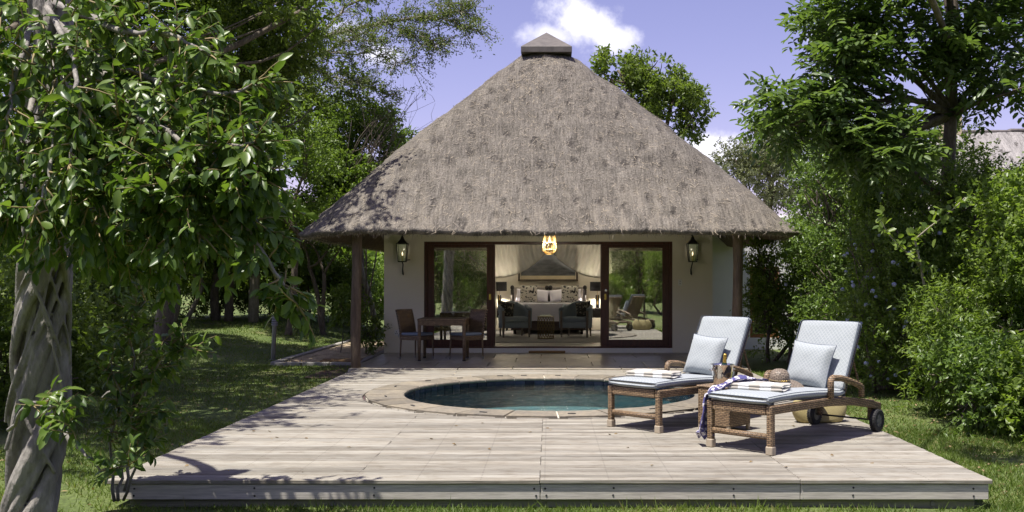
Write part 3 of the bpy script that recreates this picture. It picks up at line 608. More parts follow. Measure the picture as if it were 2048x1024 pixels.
        for k in range(straw // 2):
            i = random.randrange(n); a = Vector(Vn[random.choice((2, 3, 3, 4)) * W + i]); b2 = Vector(Vn[2 * W + i + 1]) - Vector(Vn[2 * W + i]); p = a + b2 * random.random() + Vector((0, 0, .015)); ou = Vector((a.x, a.y - 1.6, 0)).normalized()
            d = (ou * random.uniform(-.1, .6) + Vector((random.gauss(0, .25), random.gauss(0, .25), -.9))).normalized(); L = random.uniform(.015, .06) if random.random() < .93 else random.uniform(.06, .13); w = Vector((random.gauss(0, 1), random.gauss(0, 1), 0)).normalized() * .0028; b = len(mb.v)
            mb.v += [tuple(p - w), tuple(p + w), tuple(p + d * L + w * .5), tuple(p + d * L - w * .5)]; mb.f.append((b, b + 1, b + 2, b + 3))
        s_ = mb.build('eave_fringe', M['strawbit'], o); s_['kind'] = 'stuff'
    return o
roof = thatch_roof(cot, (0, 20, 0), (-4.33, 4.34, 15.72, 28.0), (-.54, .42, 19.3, 23.7), 2.275, 6.03, 1.2, .4, M['thatch'], straw=16000)
mb = MB(); cx, cw = -.06, .5
v = [(cx - cw, 19.08, 5.95), (cx + cw, 19.08, 5.95), (cx + cw, 23.92, 5.95), (cx - cw, 23.92, 5.95)]; v += [(x, y, 6.065) for x, y, _ in v]; v += [(cx, 19.72, 6.5), (cx, 23.3, 6.5)]
mb.add(v, [(0, 1, 5, 4), (1, 2, 6, 5), (2, 3, 7, 6), (3, 0, 4, 7), (4, 5, 8), (5, 6, 9, 8), (6, 7, 9), (7, 4, 8, 9), (3, 2, 1, 0)]); C(mb, 'ridge_cap', M['capmetal'], roof, bevel=.008)
for x in np.arange(-3.4, 3.5, .68):
    C(MB().tube([(x, 16.15, 2.26), (x, 16.15 + max(.6, 3.3 - abs(x)), 2.26 + max(.6, 3.3 - abs(x)) * 1.02)], .04, 8), 'rafter', M['post'], roof, smooth=True)
C(MB().tube([(-3.45, 16.32, 2.36), (3.45, 16.32, 2.36)], .07, 10), 'ring_beam', M['post'], roof, smooth=True)
# fittings on the wall
def lantern(px, label):
    x = (px - VX) * 19.62 / FPX; t = thing('wall_lantern', label, 'lantern', (x, 19.6, 1.86), group='wall lanterns either side of the doors')
    f = MB(); a, b, h = .105, .075, .36
    for sx in (-1, 1):
        for sy in (-1, 1): f.tube([(sx * b, sy * b, 0), (sx * a, sy * a, h)], .009, 6)
    for z, q in ((0, b), (h, a)):
        for s in (-1, 1): f.tube([(-q, s * q, z), (q, s * q, z)], .011, 6); f.tube([(s * q, -q, z), (s * q, q, z)], .011, 6)
    f.lathe([(.12, h + .005), (.125, h + .02), (.05, h + .09), (.03, h + .14), (.012, h + .16)], 4, Matrix.Rotation(R(45), 4, 'Z')); f.build('lantern_frame', M['black'], t)
    MB().box((0, 0, -.004), (.15, .15, .012)).build('base_plate', M['black'], t)
    MB().tube([(0, 0, h + .14), (0, .02, h + .2), (0, .1, h + .2), (0, .165, h + .17)], .011, 8).tube([(-.09, .16, h + .2), (.09, .16, h + .2)], .01, 6).build('hanger', M['black'], t, smooth=True)
    MB().tube([(.0, .0, -.01), (-.0, .09, -.06), (-.015, .13, -.16), (-.01, .15, -.24), (.0, .155, -.27)], [.011, .012, .013, .018, .008], 8).tube([(.06, .1, .03), (.13, .155, .04)], .01, 6).build('scroll_arm', M['black'], t, smooth=True)
    g = MB()
    for k in range(4):
        M4 = Matrix.Rotation(R(90 * k), 4, 'Z'); g.add([(-b + .01, b - .002, .01), (b - .01, b - .002, .01), (a - .01, a - .002, h - .01), (-a + .01, a - .002, h - .01)], [(0, 1, 2, 3)], M4)
    g.build('glass', M['clear'], t); MB().tube([(0, 0, 0), (0, 0, .12)], .014, 8).build('candle_tube', M['cane'], t)
    MB().lathe([(.004, .12), (.011, .15), (.010, .17), (.002, .2)], 10).build('bulb', M['bulb'], t, smooth=True); lamp('lantern_light', (0, 0, .27), .08, parent=t, r=.02)
lantern(805, 'black iron wall lantern left of the sliding doors, above the dining chairs'); lantern(1385, 'black iron wall lantern above the light switch')
def plate(name, px, py, w, h, label, cat, holes):
    p = P(px, py, YW); t = thing(name, label, cat, (p.x, YW - .006, p.z)); MB().box((0, 0, 0), (w, .012, h), b=.004).build('plate', M['white'], t)
    for x, z in holes: MB().box((x, -.008, z), (.014, .006, .022), b=.002).build('socket_hole' if 'socket' in name else 'rocker', M['grey_plastic'], t)
plate('wall_socket', 797, 665, .16, .12, 'white double wall socket low behind the dining chair', 'socket', [(-.04, .015), (.04, .015), (-.055, -.02), (-.025, -.02), (.025, -.02), (.055, -.02)]); plate('light_switch', 1360, 565, .075, .125, 'white light switch plate beside the sliding door', 'switch', [(0, .025), (0, -.02)])
tag(MB().box((0, 0, 0), (.74, .12, .045), b=.012).build('doormat', M['mat'], loc=(-.05, 19.66, .04)), 'brown coir mat on the step before the doors', 'doormat')
tag(MB().box((0, 0, 0), (.75, .5, .03), b=.01).build('path_mat', M['mat'], loc=(-3.85, 18.1, pz + .045), rz=.1), 'brown mat lying where the brick path meets the patio', 'mat')
# pendant cane lamp under the eave
pen = thing('pendant_lamp', 'lit cane basket pendant lamp hanging below the eave', 'lamp', (0, 17.5, 1.955))
prof = [(.055, .0), (.115, .05), (.128, .1), (.122, .2), (.105, .3), (.09, .39)]
for k in range(22):
    w = 2 * math.pi * k / 22; MB().tube([(r * math.cos(w), r * math.sin(w), z) for r, z in prof], .0055, 5).build('cane_rib', M['cane'], pen, smooth=True)
for r, z, h in ((.057, -.012, .03), (.127, .085, .006), (.121, .205, .006), (.091, .385, .012)): MB().lathe([(r - .004, z), (r + .004, z), (r + .004, z + h), (r - .004, z + h), (r - .004, z)], 28, cap=False).build('hoop', M['cane'], pen, smooth=True)
MB().tube([(0, 0, .38), (0, 0, 1.6)], .006, 6).tube([(0, 0, .33), (0, 0, .39)], .02, 8).build('cord', M['black'], pen); MB().lathe([(.008, .21), (.024, .24), (.022, .3), (.01, .33)], 12).build('bulb', M['bulb'], pen, smooth=True)
lamp('pendant_light', (0, 0, .17), 14., parent=pen, r=.03)
# ------------------------------------------------------------------ soft things
def pillow_mesh(w, h, t, n=14, pinch=.07):
    mb = MB()
    def f(s):
        def g(u, v):
            x, y = 2 * u - 1, 2 * v - 1; k = max(0, (1 - x ** 4) * (1 - y ** 4)) ** .55
            px = x * w / 2 * (1 - pinch * (1 - y * y) ); py = y * h / 2 * (1 - pinch * (1 - x * x))
            return (px, s * (t / 2 * k + .004) + .006 * mnoise.noise((x * 3, y * 3, s)) * k, py)
        return g
    mb.grid(f(-1), n, n); mb.grid(f(1), n, n, flip=True)
    pts = []; q = [(-1, -1, 1, -1), (1, -1, 1, 1), (1, 1, -1, 1), (-1, 1, -1, -1)]
    for x0, y0, x1, y1 in q:
        for i in range(10):
            x, y = x0 + (x1 - x0) * i / 10, y0 + (y1 - y0) * i / 10; pts.append((x * w / 2 * (1 - pinch * (1 - y * y)), 0, y * h / 2 * (1 - pinch * (1 - x * x))))
    return mb, pts + [pts[0]]
def pillow(name, label, cat, w, h, t, mt, loc, rot, piping=None, group=None):
    o = thing(name, label, cat, loc, 0, group); o.rotation_euler = rot; mb, pts = pillow_mesh(w, h, t); mb.build('cover', mt, o, smooth=True)
    if piping: MB().tube(pts, .005, 6, cap=False).build('piping', piping, o, smooth=True)
    return o
# ------------------------------------------------------------------ loungers: local +x runs from foot end to wheels, y across
LA = R(45.5)
def rail(u): return .412 - .012 * u / 1.0 - .055 * max(0, (u - .9)) - .06 * max(0, u - 1.2) ** 2 - (.045 * max(0, u - 1.45))
def make_lounger(label, loc):
    t = thing('sun_lounger', label, 'sun lounger', loc, LA, 'wicker sun loungers on the deck')
    us = [-.03 + i * .125 for i in range(17)]
    for s in (-1, 1): MB().sweep([(u, rail(u)) for u in us], s * .30 - .03, s * .30 + .03, .075).build('side_rail', M['wicker'], t, bevel=.012)
    MB().sweep([(-.03, .415), (.03, .415)], -.268, .268, .085).build('front_rail', M['wicker'], t, bevel=.012); MB().sweep([(1.9, .3), (1.955, .295)], -.268, .268, .06).build('rear_rail', M['wicker'], t, bevel=.01)
    for s in (-1, 1):
        l = MB().box((0, s * .302, .18), (.056, .056, .33), b=.008).build('front_leg', M['wicker'], t); MB().box((0, s * .302, .036), (.066, .066, .072), b=.006).build('foot_cap', M['footcap'], l)
        MB().box((1.86, s * .27, .2), (.05, .05, .2), b=.008).build('rear_leg', M['wicker'], t)
        w = MB().lathe([(.062, -.03), (.098, -.03), (.106, -.022), (.106, .022), (.098, .03), (.062, .03)], 28, Matrix.Translation((1.86, s * .335, .107)) @ Matrix.Rotation(R(90), 4, 'X'), cap=False).build('wheel', M['rubber'], t, smooth=False)
        for k in range(24):
            pass
        tr = MB()
        for k in range(26):
            for q in (-1, 1): tr.box((.106, 0, q * .016), (.008, .016, .02), Matrix.Translation((1.86, s * .335, .107)) @ Matrix.Rotation(R(90), 4, 'X') @ Matrix.Rotation(2 * math.pi * (k + q * .25) / 26, 4, 'Z'))
        tr.build('tread', M['rubber'], w)
        hub = MB(); MM = Matrix.Translation((1.86, s * .335, .107)) @ Matrix.Rotation(R(90), 4, 'X'); hub.lathe([(.001, .024), (.08, .022), (.094, .018), (.094, -.018), (.08, -.022), (.001, -.024)], 26, MM, cap=False); hub.build('hub', M['grey_plastic'], w, smooth=False)
        sp = MB()
        for k in range(5): sp.box((.05, 0, .026 * -s), (.05, .006, .004), MM @ Matrix.Rotation(2 * math.pi * k / 5, 4, 'Z'))
        sp.build('spoke', M['bsteel'], w)
        a = MB(); arm = [(.955, .40), (.955, .54), (.965, .565), (.99, .578), (1.15, .565), (1.33, .525), (1.50, .475), (1.535, .455), (1.545, .43), (1.545, .36)]
        a.tube([(u, s * .335, z) for u, z in arm], [.03] * len(arm), 8).build('armrest', M['wicker'], t, smooth=True)
    MB().tube([(1.86, -.31, .107), (1.86, .31, .107)], .009, 8).build('axle', M['black'], t, smooth=True); MB().tube([(0, -.28, .15), (0, .28, .15)], .026, 10).build('stretcher', M['wicker'], t, smooth=True)
    # backrest frame and prop
    b0, b1 = Vector((1.27, 0, .40)), Vector((1.585, 0, 1.0)); dr = (b1 - b0).normalized(); nr = Vector((dr.z, 0, -dr.x))
    fr = MB()
    for s in (-1, 1): fr.tube([b0 + Vector((0, s * .27, 0)) + nr * .03, b1 + Vector((0, s * .27, 0)) + nr * .03], .024, 8)
    fr.tube([b1 + Vector((0, -.27, 0)) + nr * .03, b1 + Vector((0, .27, 0)) + nr * .03], .024, 8); bk = fr.build('backrest_frame', M['wicker'], t, smooth=True)
    def panel(u, v): return tuple(b0 + (b1 - b0) * u + Vector((0, -.27 + .54 * v, 0)) + nr * .03)
    o = MB().grid(panel, 4, 4).build('backrest_panel', M['wicker'], bk); m = o.modifiers.new('th', 'SOLIDIFY'); m.thickness = .014
    MB().tube([(1.5, -.24, .82), (1.74, -.24, .34)], .012, 6).tube([(1.5, .24, .82), (1.74, .24, .34)], .012, 6).build('prop', M['wicker'], bk)
    # mattress: seat and back cushions
    def cushion(path, name, th, w=.62):
        nu, nv = len(path) - 1, 12; ob = []; ring = []; m = 20
        mb = MB(); vs = []; npts = len(path)
        prof = []
        for k in range(28):
            a = 2 * math.pi * k / 28; ca, sa = math.cos(a), math.sin(a); e = 4.5
            prof.append((math.copysign(abs(ca) ** (2 / e), ca) * w / 2, math.copysign(abs(sa) ** (2 / 2.6), sa) * th / 2))
        for i, p in enumerate(path):
            p = Vector(p); tt = (Vector(path[min(i + 1, npts - 1)]) - Vector(path[max(0, i - 1)])).normalized(); nn = Vector((-tt.z, 0, tt.x)); d = min(i, npts - 1 - i); sc = (.35, .8, 1, 1)[min(d, 3)]; wy = (.96, .985, 1, 1)[min(d, 3)]
            for y, z in prof: vs.append(p + Vector((0, y * wy, 0)) + nn * (z * sc + .0035 * mnoise.noise((p.x * 9, y * 9, z * 20))))
        n = len(prof); fs = []
        for i in range(npts - 1):
            for k in range(n): k2 = (k + 1) % n; fs.append((i * n + k, i * n + k2, (i + 1) * n + k2, (i + 1) * n + k))
        fs.append(tuple(range(n))); fs.append(tuple((npts - 1) * n + k for k in range(n))[::-1])
        mb.add(vs, fs); c = mb.build(name, M['fabric'], t, smooth=True)
        pp = MB()
        for zz in (.36, -.36):
            L = []; 
            for i in range(npts):
                p = Vector(path[i]); tt = (Vector(path[min(i + 1, npts - 1)]) - Vector(path[max(0, i - 1)])).normalized(); nn = Vector((-tt.z, 0, tt.x)); d = min(i, npts - 1 - i); L.append((p + nn * zz * th * (.6, .9, 1, 1)[min(d, 3)], w / 2 * (.95, .985, .995, .995)[min(d, 3)]))
            loop = [q + Vector((0, y, 0)) for q, y in L] + [q - Vector((0, y, 0)) for q, y in reversed(L)]; loop.append(loop[0]); pp.tube(loop, .0036, 6, cap=False)
        pp.build('piping', M['navy'], c, smooth=True); return c
    seat = [(-.045, 0, .458), (-.035, 0, .456), (0, 0, .455)] + [(u, 0, rail(u) + .043 + .01 * math.sin(u * 4)) for u in [.08 + .1 * i for i in range(12)]] + [(1.25, 0, rail(1.25) + .045), (1.28, 0, rail(1.28) + .044), (1.29, 0, rail(1.29) + .043)]
    cushion(seat, 'seat_cushion', .085)
    L = (b1 - b0).length; nb_ = 14; back = [tuple(b0 + dr * (.03 + (L + .02) * x) - nr * .035) for x in [0, .012, .04] + [.1 + .8 * i / 9 for i in range(10)] + [.965, .992, 1.0]]
    cushion(back, 'back_cushion', .085, .62); return t
L1 = make_lounger('wicker lounger at the pool edge behind the champagne table', (.835, 9.574, 0)); L1loc = Vector(L1.location)
L2 = copy_tree(L1); L2.location = (1.638, 8.38, 0); L2['label'] = 'wicker lounger nearest the deck edge, with the sun hat on its seat'; L2loc = Vector((1.638, 8.38, 0))
ax = Vector((math.cos(LA), math.sin(LA), 0)); cr = Vector((-math.sin(LA), math.cos(LA), 0))
def onl(base, u, v, z): return base + ax * u + cr * v + Vector((0, 0, z))
for base, lab in ((L1loc, 'pale blue lattice pillow on the lounger at the pool edge'), (L2loc, 'pale blue lattice pillow on the lounger nearest the deck edge')):
    p = onl(base, 1.225, .03, .665); pillow('throw_pillow', lab, 'pillow', .44, .44, .15, M['fabric'], p, (R(-22), R(4), LA - R(90)), M['navy'], 'pillows on the loungers')
def towel(base, lab, u0, v0, rz):
    t = thing('folded_towel', lab, 'towel', onl(base, u0, v0, .497), LA + rz, 'folded striped towels')
    for k, (dx, dz, s) in enumerate(((0, .018, 1.), (.003, .046, 1.))):
        mb = MB(); vs = []; n = 20; m = 22
        for i in range(m + 1):
            y = -.25 + .5 * i / m; e = min(1, (1 - abs(2 * i / m - 1)) * 9 + .55)
            for kk in range(n):
                a = 2 * math.pi * kk / n; ca, sa = math.cos(a), math.sin(a)
                vs.append((dx + math.copysign(abs(ca) ** .5, ca) * .125 * s + .004 * mnoise.noise((y * 6, kk, k)), y * s, dz + math.copysign(abs(sa) ** .7, sa) * .019 * e + .010 * mnoise.noise((y * 4 + k, ca * 2, 2))))
        fs = [(i * n + q, i * n + (q + 1) % n, (i + 1) * n + (q + 1) % n, (i + 1) * n + q) for i in range(m) for q in range(n)] + [tuple(range(n)), tuple(m * n + q for q in range(n))[::-1]]
        mb.add(vs, fs).build('towel_fold', M['towel'], t, smooth=True)
    return t
towel(L1loc, 'beige and white striped towel folded on the pool edge lounger', .30, .0, R(12)); towel(L2loc, 'beige and white striped towel folded beside the sun hat', .33, .02, R(12))
# hat
hp = onl(L2loc, .80, .10, .498); hat = thing('sun_hat', 'brown woven wide-brimmed sun hat lying on the lounger seat', 'hat', hp, .4); hat.rotation_euler = (R(4), R(-3), .6)
def brim(u, v):
    a = 2 * math.pi * v; r = .085 + .13 * u; return (r * math.cos(a) * 1.08, r * math.sin(a), .035 - .02 * u + .022 * u * math.sin(2 * a + .6) - .018 * u * u)
MB().grid(brim, 6, 40).lathe([(.088, .035), (.092, .06), (.088, .1), (.07, .132), (.04, .147), (.004, .15)], 32, cap=False).build('hat_body', M['hat'], hat, smooth=True, recalc=True)
MB().tube([(.0915 * math.cos(a), .0915 * math.sin(a), .05) for a in np.linspace(0, 2 * math.pi, 32)], .006, 6, cap=False).build('hat_band', mat('hat_cord', (.2, .15, .07), None), hat, smooth=True)
for k in range(3): MB().lathe([(.001, -.009), (.009, 0), (.001, .009)], 8, Matrix.Translation((.098 * math.cos(4.1 + k * .22), .098 * math.sin(4.1 + k * .22), .05))).build('bead', M['brass'], hat, smooth=True)
# scarf draped over the foot corner of the near lounger
spine = [(.66, .22, .51), (.58, .2, .53), (.48, .17, .575), (.36, .2, .582), (.24, .25, .56), (.14, .29, .525), (.07, .325, .50), (.03, .35, .455), (.015, .366, .38), (.01, .372, .29), (.02, .378, .19), (.0, .375, .11), (.03, .37, .07)]
def scarf(u, v):
    f = u * (len(spine) - 1); i = min(int(f), len(spine) - 2); a = Vector(spine[i]).lerp(Vector(spine[i + 1]), f - i); tt = Vector(spine[i + 1]) - Vector(spine[i]); w = (.085 + .03 * math.sin(u * 9)) * (2 * v - 1)
    side = Vector((tt.y, -tt.x, 0)) if abs(tt.z) < .05 else Vector((1, .25, 0)); side = side.normalized() if side.length > 1e-4 else Vector((1, 0, 0))
    up = Vector((0, 0, 1)) if abs(tt.z) < .06 else Vector((0, 1, 0)); return tuple(a + side * w + up * (.014 * math.sin(v * 16 + u * 5) + .012 * math.sin(u * 23 + v * 3)))
sc_ = MB().grid(scarf, 60, 14).build('patterned_scarf', M['scarf'], smooth=True, loc=tuple(L2loc), rz=LA); m = sc_.modifiers.new('th', 'SOLIDIFY'); m.thickness = .004
tag(sc_, 'purple and white patterned scarf draped over the lounger foot corner', 'scarf')
# straw bag behind the wheels
bag = thing('straw_bag', 'yellow straw beach bag standing behind the near lounger wheels', 'bag', (2.80, 10.12, 0), R(12))
def bagf(u, v):
    a = 2 * math.pi * v; z = .012 + .27 * u; w = (.17 + .13 * math.sin(math.pi * min(1, u * .62 + .16))) * (1 - .25 * u ** 3); d = .11 * (1 - .75 * u * u) + .004; e = .7
    ca, sa = math.cos(a), math.sin(a); return (math.copysign(abs(ca) ** e, ca) * w, math.copysign(abs(sa) ** e, sa) * d, z + .03 * u * (ca * ca))
o = MB().grid(bagf, 14, 36).build('bag_body', M['straw'], bag, smooth=True); m = o.modifiers.new('th', 'SOLIDIFY'); m.thickness = .008
MB().box((0, 0, .01), (.3, .18, .012), b=.004).build('bag_base', M['straw'], bag)
for s in (-1, 1): MB().tube([(-.1, s * .04, .25), (-.11, s * .06, .36), (-.05, s * .1, .42), (.05, s * .1, .42), (.11, s * .06, .36), (.1, s * .04, .25)], .008, 6).build('bag_handle', M['rubber'], bag, smooth=True)
# wicker cube table with ice bucket
TC = Vector((1.72, 9.60, 0)); tb = thing('wicker_side_table', 'small square wicker table between the two sun loungers', 'side table', TC, R(45))
MB().box((0, 0, .235), (.372, .372, .37), b=.012).build('body', M['wicker'], tb); MB().box((0, 0, .428), (.392, .392, .018), b=.006).build('table_top', M['wicker'], tb)
for x in (-1, 1):
    for y in (-1, 1): MB().box((x * .165, y * .165, .03), (.034, .034, .06), b=.004).build('foot', M['footcap'], tb)
bk = thing('champagne_bucket', 'polished steel champagne bucket standing on the wicker table', 'bucket', (1.705, 9.62, .438)); bk.rotation_euler = (0, 0, R(20))
MB().lathe([(.001, 0), (.078, 0), (.082, .006), (.098, .10), (.112, .195), (.119, .2), (.119, .205), (.108, .2), (.095, .1), (.078, .012), (.001, .012)], 36, cap=False).build('shell', M['steel'], bk, smooth=True)
for s in (-1, 1): MB().tube([(s * .105, -.025, .15), (s * .135, -.02, .15), (s * .135, .02, .15), (s * .105, .025, .15)], .006, 6).build('handle', M['steel'], bk, smooth=True)
MB().lathe([(.001, .17), (.1, .172)], 24, cap=False).build('ice', mat('ice_water', (.5, .55, .56), (.7, .74, .75), 30, .1), bk)
bo = thing('champagne_bottle', 'champagne bottle with gold foil neck in the steel bucket', 'bottle', (1.715, 9.615, .455)); bo.rotation_euler = (R(2), R(3), 0)
MB().lathe([(.001, 0), (.042, 0), (.043, .12), (.035, .165), (.02, .205)], 20, cap=False).build('bottle_body', M['greenglass'], bo, smooth=True); MB().lathe([(.021, .2), (.0185, .225), (.0175, .262), (.0195, .266), (.0195, .28), (.016, .288), (.001, .29)], 18, cap=False).build('foil_neck', M['gold'], bo, smooth=True)
# ------------------------------------------------------------------ dining set under the eave
dt = thing('wicker_dining_table', 'square brown wicker dining table on the patio', 'table', (-1.955, 18.05, .017))
MB().box((0, 0, .75), (.88, .82, .03), b=.006).build('table_top', M['dwicker'], dt); MB().box((0, -.395, .69), (.8, .025, .09)).box((0, .395, .69), (.8, .025, .09)).box((-.425, 0, .69), (.025, .76, .09)).box((.425, 0, .69), (.025, .76, .09)).build('apron', M['wicker'], dt)
for x in (-1, 1):
    for y in (-1, 1):
        l = MB().tube([(x * .405, y * .375, .02), (x * .405, y * .375, .74)], [.026, .036], 10).build('leg', M['wicker'], dt, smooth=True); MB().tube([(x * .405, y * .375, 0), (x * .405, y * .375, .022)], .03, 10).build('foot_cap', M['rubber'], l)
def dchair(label, loc, ang):
    t = thing('wicker_dining_chair', label, 'chair', loc, ang, 'wicker dining chairs')   # faces +x
    for x in (-1, 1):
        for y in (-1, 1):
            sx = .21 if x > 0 else -.2; l = MB().tube([(sx * 1.08, y * .215, .02), (sx, y * .205, .42)], [.012, .019], 8).build('leg', M['wicker'], t, smooth=True); MB().tube([(sx * 1.085, y * .2155, 0), (sx * 1.07, y * .214, .05)], .014, 8).build('foot_cap', M['bsteel'], l)
    MB().box((0, 0, .40), (.46, .46, .08), b=.015).build('seat', M['dwicker'], t)
    def bf(u, v): z = .40 + .52 * u; return (-.205 - .11 * u ** 1.5 - .02 * math.sin(math.pi * v), -.225 + .45 * v + .0 * u, z)
    o = MB().grid(bf, 10, 8).build('backrest', M['dwicker'], t, smooth=True); m = o.modifiers.new('th', 'SOLIDIFY'); m.thickness = .028; m.offset = 0
    MB().box((.015, 0, .468), (.43, .43, .05), b=.018).build('seat_cushion', M['bluepad'], t, smooth=False)
    for s in (-1, 1): MB().tube([(-.19, s * .19, .47), (-.235, s * .235, .46), (-.22, s * .25, .41)], .006, 5).build('cushion_tie', M['bluepad'], t)
    return t
dchair('wicker dining chair in front of the wall socket', (-2.475, 18.16, .017), math.atan2(-.54, .84)); dchair('wicker dining chair in front of the glass door', (-1.54, 18.14, .017), math.atan2(-.72, -.7))
gl = thing('wine_glass', 'clear stemmed glass standing on the wicker dining table', 'glass', (-1.78, 18.0, .782)); MB().lathe([(.034, 0), (.033, .003), (.006, .007), (.005, .055), (.02, .075), (.036, .11), (.037, .14), (.031, .185)], 20, cap=False).build('bowl', M['clear'], gl, smooth=True)
MB().lathe([(.001, .078), (.034, .11), (.0345, .12), (.001, .12)], 16, cap=False).build('water', M['white'], gl, smooth=True)
bl = thing('bollard_light', 'slim steel bollard light standing on the lawn beside the path', 'bollard', (-5.36, 18.9, gz(-5.36, 18.9))); bl.rotation_euler = (R(0), R(2.5), 0)
MB().lathe([(.07, 0), (.07, .012), (.042, .014), (.042, .66)], 16).build('post', M['bsteel'], bl, smooth=False)
for k in range(4): MB().lathe([(.04, .66 + k * .045), (.058, .665 + k * .045), (.058, .69 + k * .045), (.04, .7 + k * .045)], 16).build('louvre', mat('bollard_louvre', (.3, .29, .33), None, rough=.4) if k == 0 else bpy.data.materials['bollard_louvre'], bl)
MB().lathe([(.05, .84), (.05, .86), (.01, .872)], 16).build('cap', M['bsteel'], bl)
# ------------------------------------------------------------------ bedroom
FZ = .133
def armchair(label, loc, ang):
    t = thing('armchair', label, 'armchair', loc, ang, 'blue armchairs inside the doors')   # faces -y
    for x in (-1, 1): MB().tube([(x * .315, -.3, 0), (x * .315, -.305, .3), (x * .32, -.3, .64)], [.02, .032, .03], 8).build('front_leg', M['oak'], t, smooth=True); MB().tube([(x * .27, .32, 0), (x * .27, .27, .25)], [.018, .03], 8).build('rear_leg', M['oak'], t, smooth=True)
    MB().box((0, -.02, .29), (.6, .58, .14), b=.02).build('seat_base', M['upholstery'], t); MB().box((0, -.04, .42), (.58, .56, .13), b=.035).build('seat_cushion', M['upholstery'], t)
    def sh(u, v):
        a = R(-10) + R(200) * v; h = .66 + .2 * max(0, math.sin(a)) ** 2; return (.335 * math.cos(a) * (1 + .05 * u), -.02 + .36 * math.sin(a) if math.sin(a) > 0 else -.02 + 1.6 * math.sin(a), .22 + (h - .22) * u)
    o = MB().grid(sh, 6, 24).build('shell', M['upholstery'], t, smooth=True); m = o.modifiers.new('th', 'SOLIDIFY'); m.thickness = .07; m.offset = 0
    for x in (-1, 1): MB().tube([(x * .335, -.33, .665), (x * .34, -.1, .675), (x * .335, .1, .73)], [.04, .045, .045], 10).build('arm_pad', M['upholstery'], t, smooth=True)
    return t
armchair('dark blue armchair left of the drum table', (-.86, 23.5, FZ), R(14)); armchair('dark blue armchair right of the drum table', (.66, 23.5, FZ), R(-14))
pillow('spotted_cushion', 'black cushion with cream spots on the armchair left of the drum', 'cushion', .4, .4, .13, M['spotted'], (-1.04, 23.5, FZ + .66), (R(-20), R(12), R(20)), group='spotted cushions on the armchairs'); pillow('spotted_cushion', 'black cushion with cream spots on the armchair right of the drum', 'cushion', .4, .4, .13, M['spotted'], (.82, 23.5, FZ + .66), (R(-20), R(-12), R(-20)), group='spotted cushions on the armchairs')
dr_ = thing('drum_table', 'pierced brass drum table between the two armchairs', 'drum table', (-.085, 22.75, FZ))
lat = MB(); nb2 = 18
for k in range(nb2):
    for s in (-1, 1): lat.tube([((.185 + .012 * math.sin(math.pi * z)) * math.cos(a0), (.185 + .012 * math.sin(math.pi * z)) * math.sin(a0), .02 + .48 * z) for z in np.linspace(0, 1, 9) for a0 in [2 * math.pi * k / nb2 + s * (1.25 * z)]], .0062, 5)
lat.build('lattice', mat('antique_brass', (.34, .26, .12), (.26, .2, .09), 10, .38, metal=.8), dr_, smooth=True); MB().lathe([(.19, .495), (.2, .5), (.2, .515), (.001, .516)], 32).build('drum_top', bpy.data.materials['antique_brass'], dr_); MB().lathe([(.19, 0), (.2, 0), (.2, .02), (.19, .02)], 32).build('drum_base', bpy.data.materials['antique_brass'], dr_)
ty = thing('tray', 'small silver tray lying on the brass drum table', 'tray', (-.09, 22.75, FZ + .518)); MB().box((0, 0, .006), (.25, .16, .008), b=.002).build('tray_base', M['steel'], ty)
for s in (-1, 1): MB().box((0, s * .08, .025), (.25, .006, .008)).box((s * .125, 0, .025), (.006, .16, .008)).build('tray_rim', M['steel'], ty)
bed = thing('double_bed', 'white double bed with black headboard posts inside the room', 'bed', (-.03, 25.7, FZ))
MB().box((0, 0, .2), (1.86, 2.1, .2), b=.02).build('bed_base', mat('bed_base_fabric', (.12, .09, .075), (.16, .12, .1), 20, .9), bed)
for x in (-.85, .85):
    for y in (-.95, .95): MB().box((x, y, .05), (.07, .07, .1)).build('leg', M['darkwood'], bed)
def duv(u, v):
    x = -1 + 2 * u; return None
mb = MB()
def sheetf(u, v):
    s = 2 * u - 1; w = 2 * v - 1; x = s * 1.02; y = w * 1.15; ex = max(0, abs(x) - .9); ey = max(0, -y - 1.02); z = .78 - .05 * min(1, abs(s) ** 8)
    if abs(s) > .86: z -= (abs(s) - .86) * 3.2
    if w < -.86: z -= (-.86 - w) * 3.2
    return (min(.95, max(-.95, x * 1.03)) + .01 * mnoise.noise((x * 5, y * 5, 1)), max(-1.075, y * 1.04) + .012 * mnoise.noise((x * 4, z * 6, 2)), z + .012 * mnoise.noise((x * 3, y * 3, 5)))
mb.grid(sheetf, 30, 30).build('duvet', M['linen'], bed, smooth=True)
MB().box((0, -.2, .775), (1.78, .9, .03), b=.012).build('throw', M['greythrow'], bed)
hb = MB().box((0, 1.1, .9), (2.0, .05, .55), b=.01).build('headboard', mat('studded_leather', (.28, .25, .22), (.36, .33, .29), 20, .7), bed)
for x in (-.99, -.04, .06, 1.0): MB().lathe([(.045, 0), (.045, 1.1), (.035, 1.11), (.05, 1.13), (.055, 1.17), (.045, 1.21), (.01, 1.23)], 14, Matrix.Translation((x, 1.03, 0))).build('headboard_post', M['darkwood'], hb, smooth=True)
for x in (-.62, -.25, .28, .64): pillow('bed_pillow', {-.62: 'lilac white pillow at the outer left of the headboard', -.25: 'lilac white pillow left of the central bed posts', .28: 'lilac white pillow right of the central bed posts', .64: 'lilac white pillow at the outer right of the headboard'}[x], 'pillow', .52, .36, .2, M['linen'], (x - .03, 26.55, FZ + .95), (R(-22), R(random.uniform(-8, 8)), 0), group='pillows on the bed')
for x, l in ((-.56, 'floral black and cream cushion propped on the bed left side'), (.55, 'floral black and cream cushion propped on the bed right side')): pillow('floral_cushion', l, 'cushion', .47, .47, .15, M['floral'], (x, 26.2, FZ + 1.0), (R(-14), 0, 0), M['darkwood'], 'floral cushions on the bed')
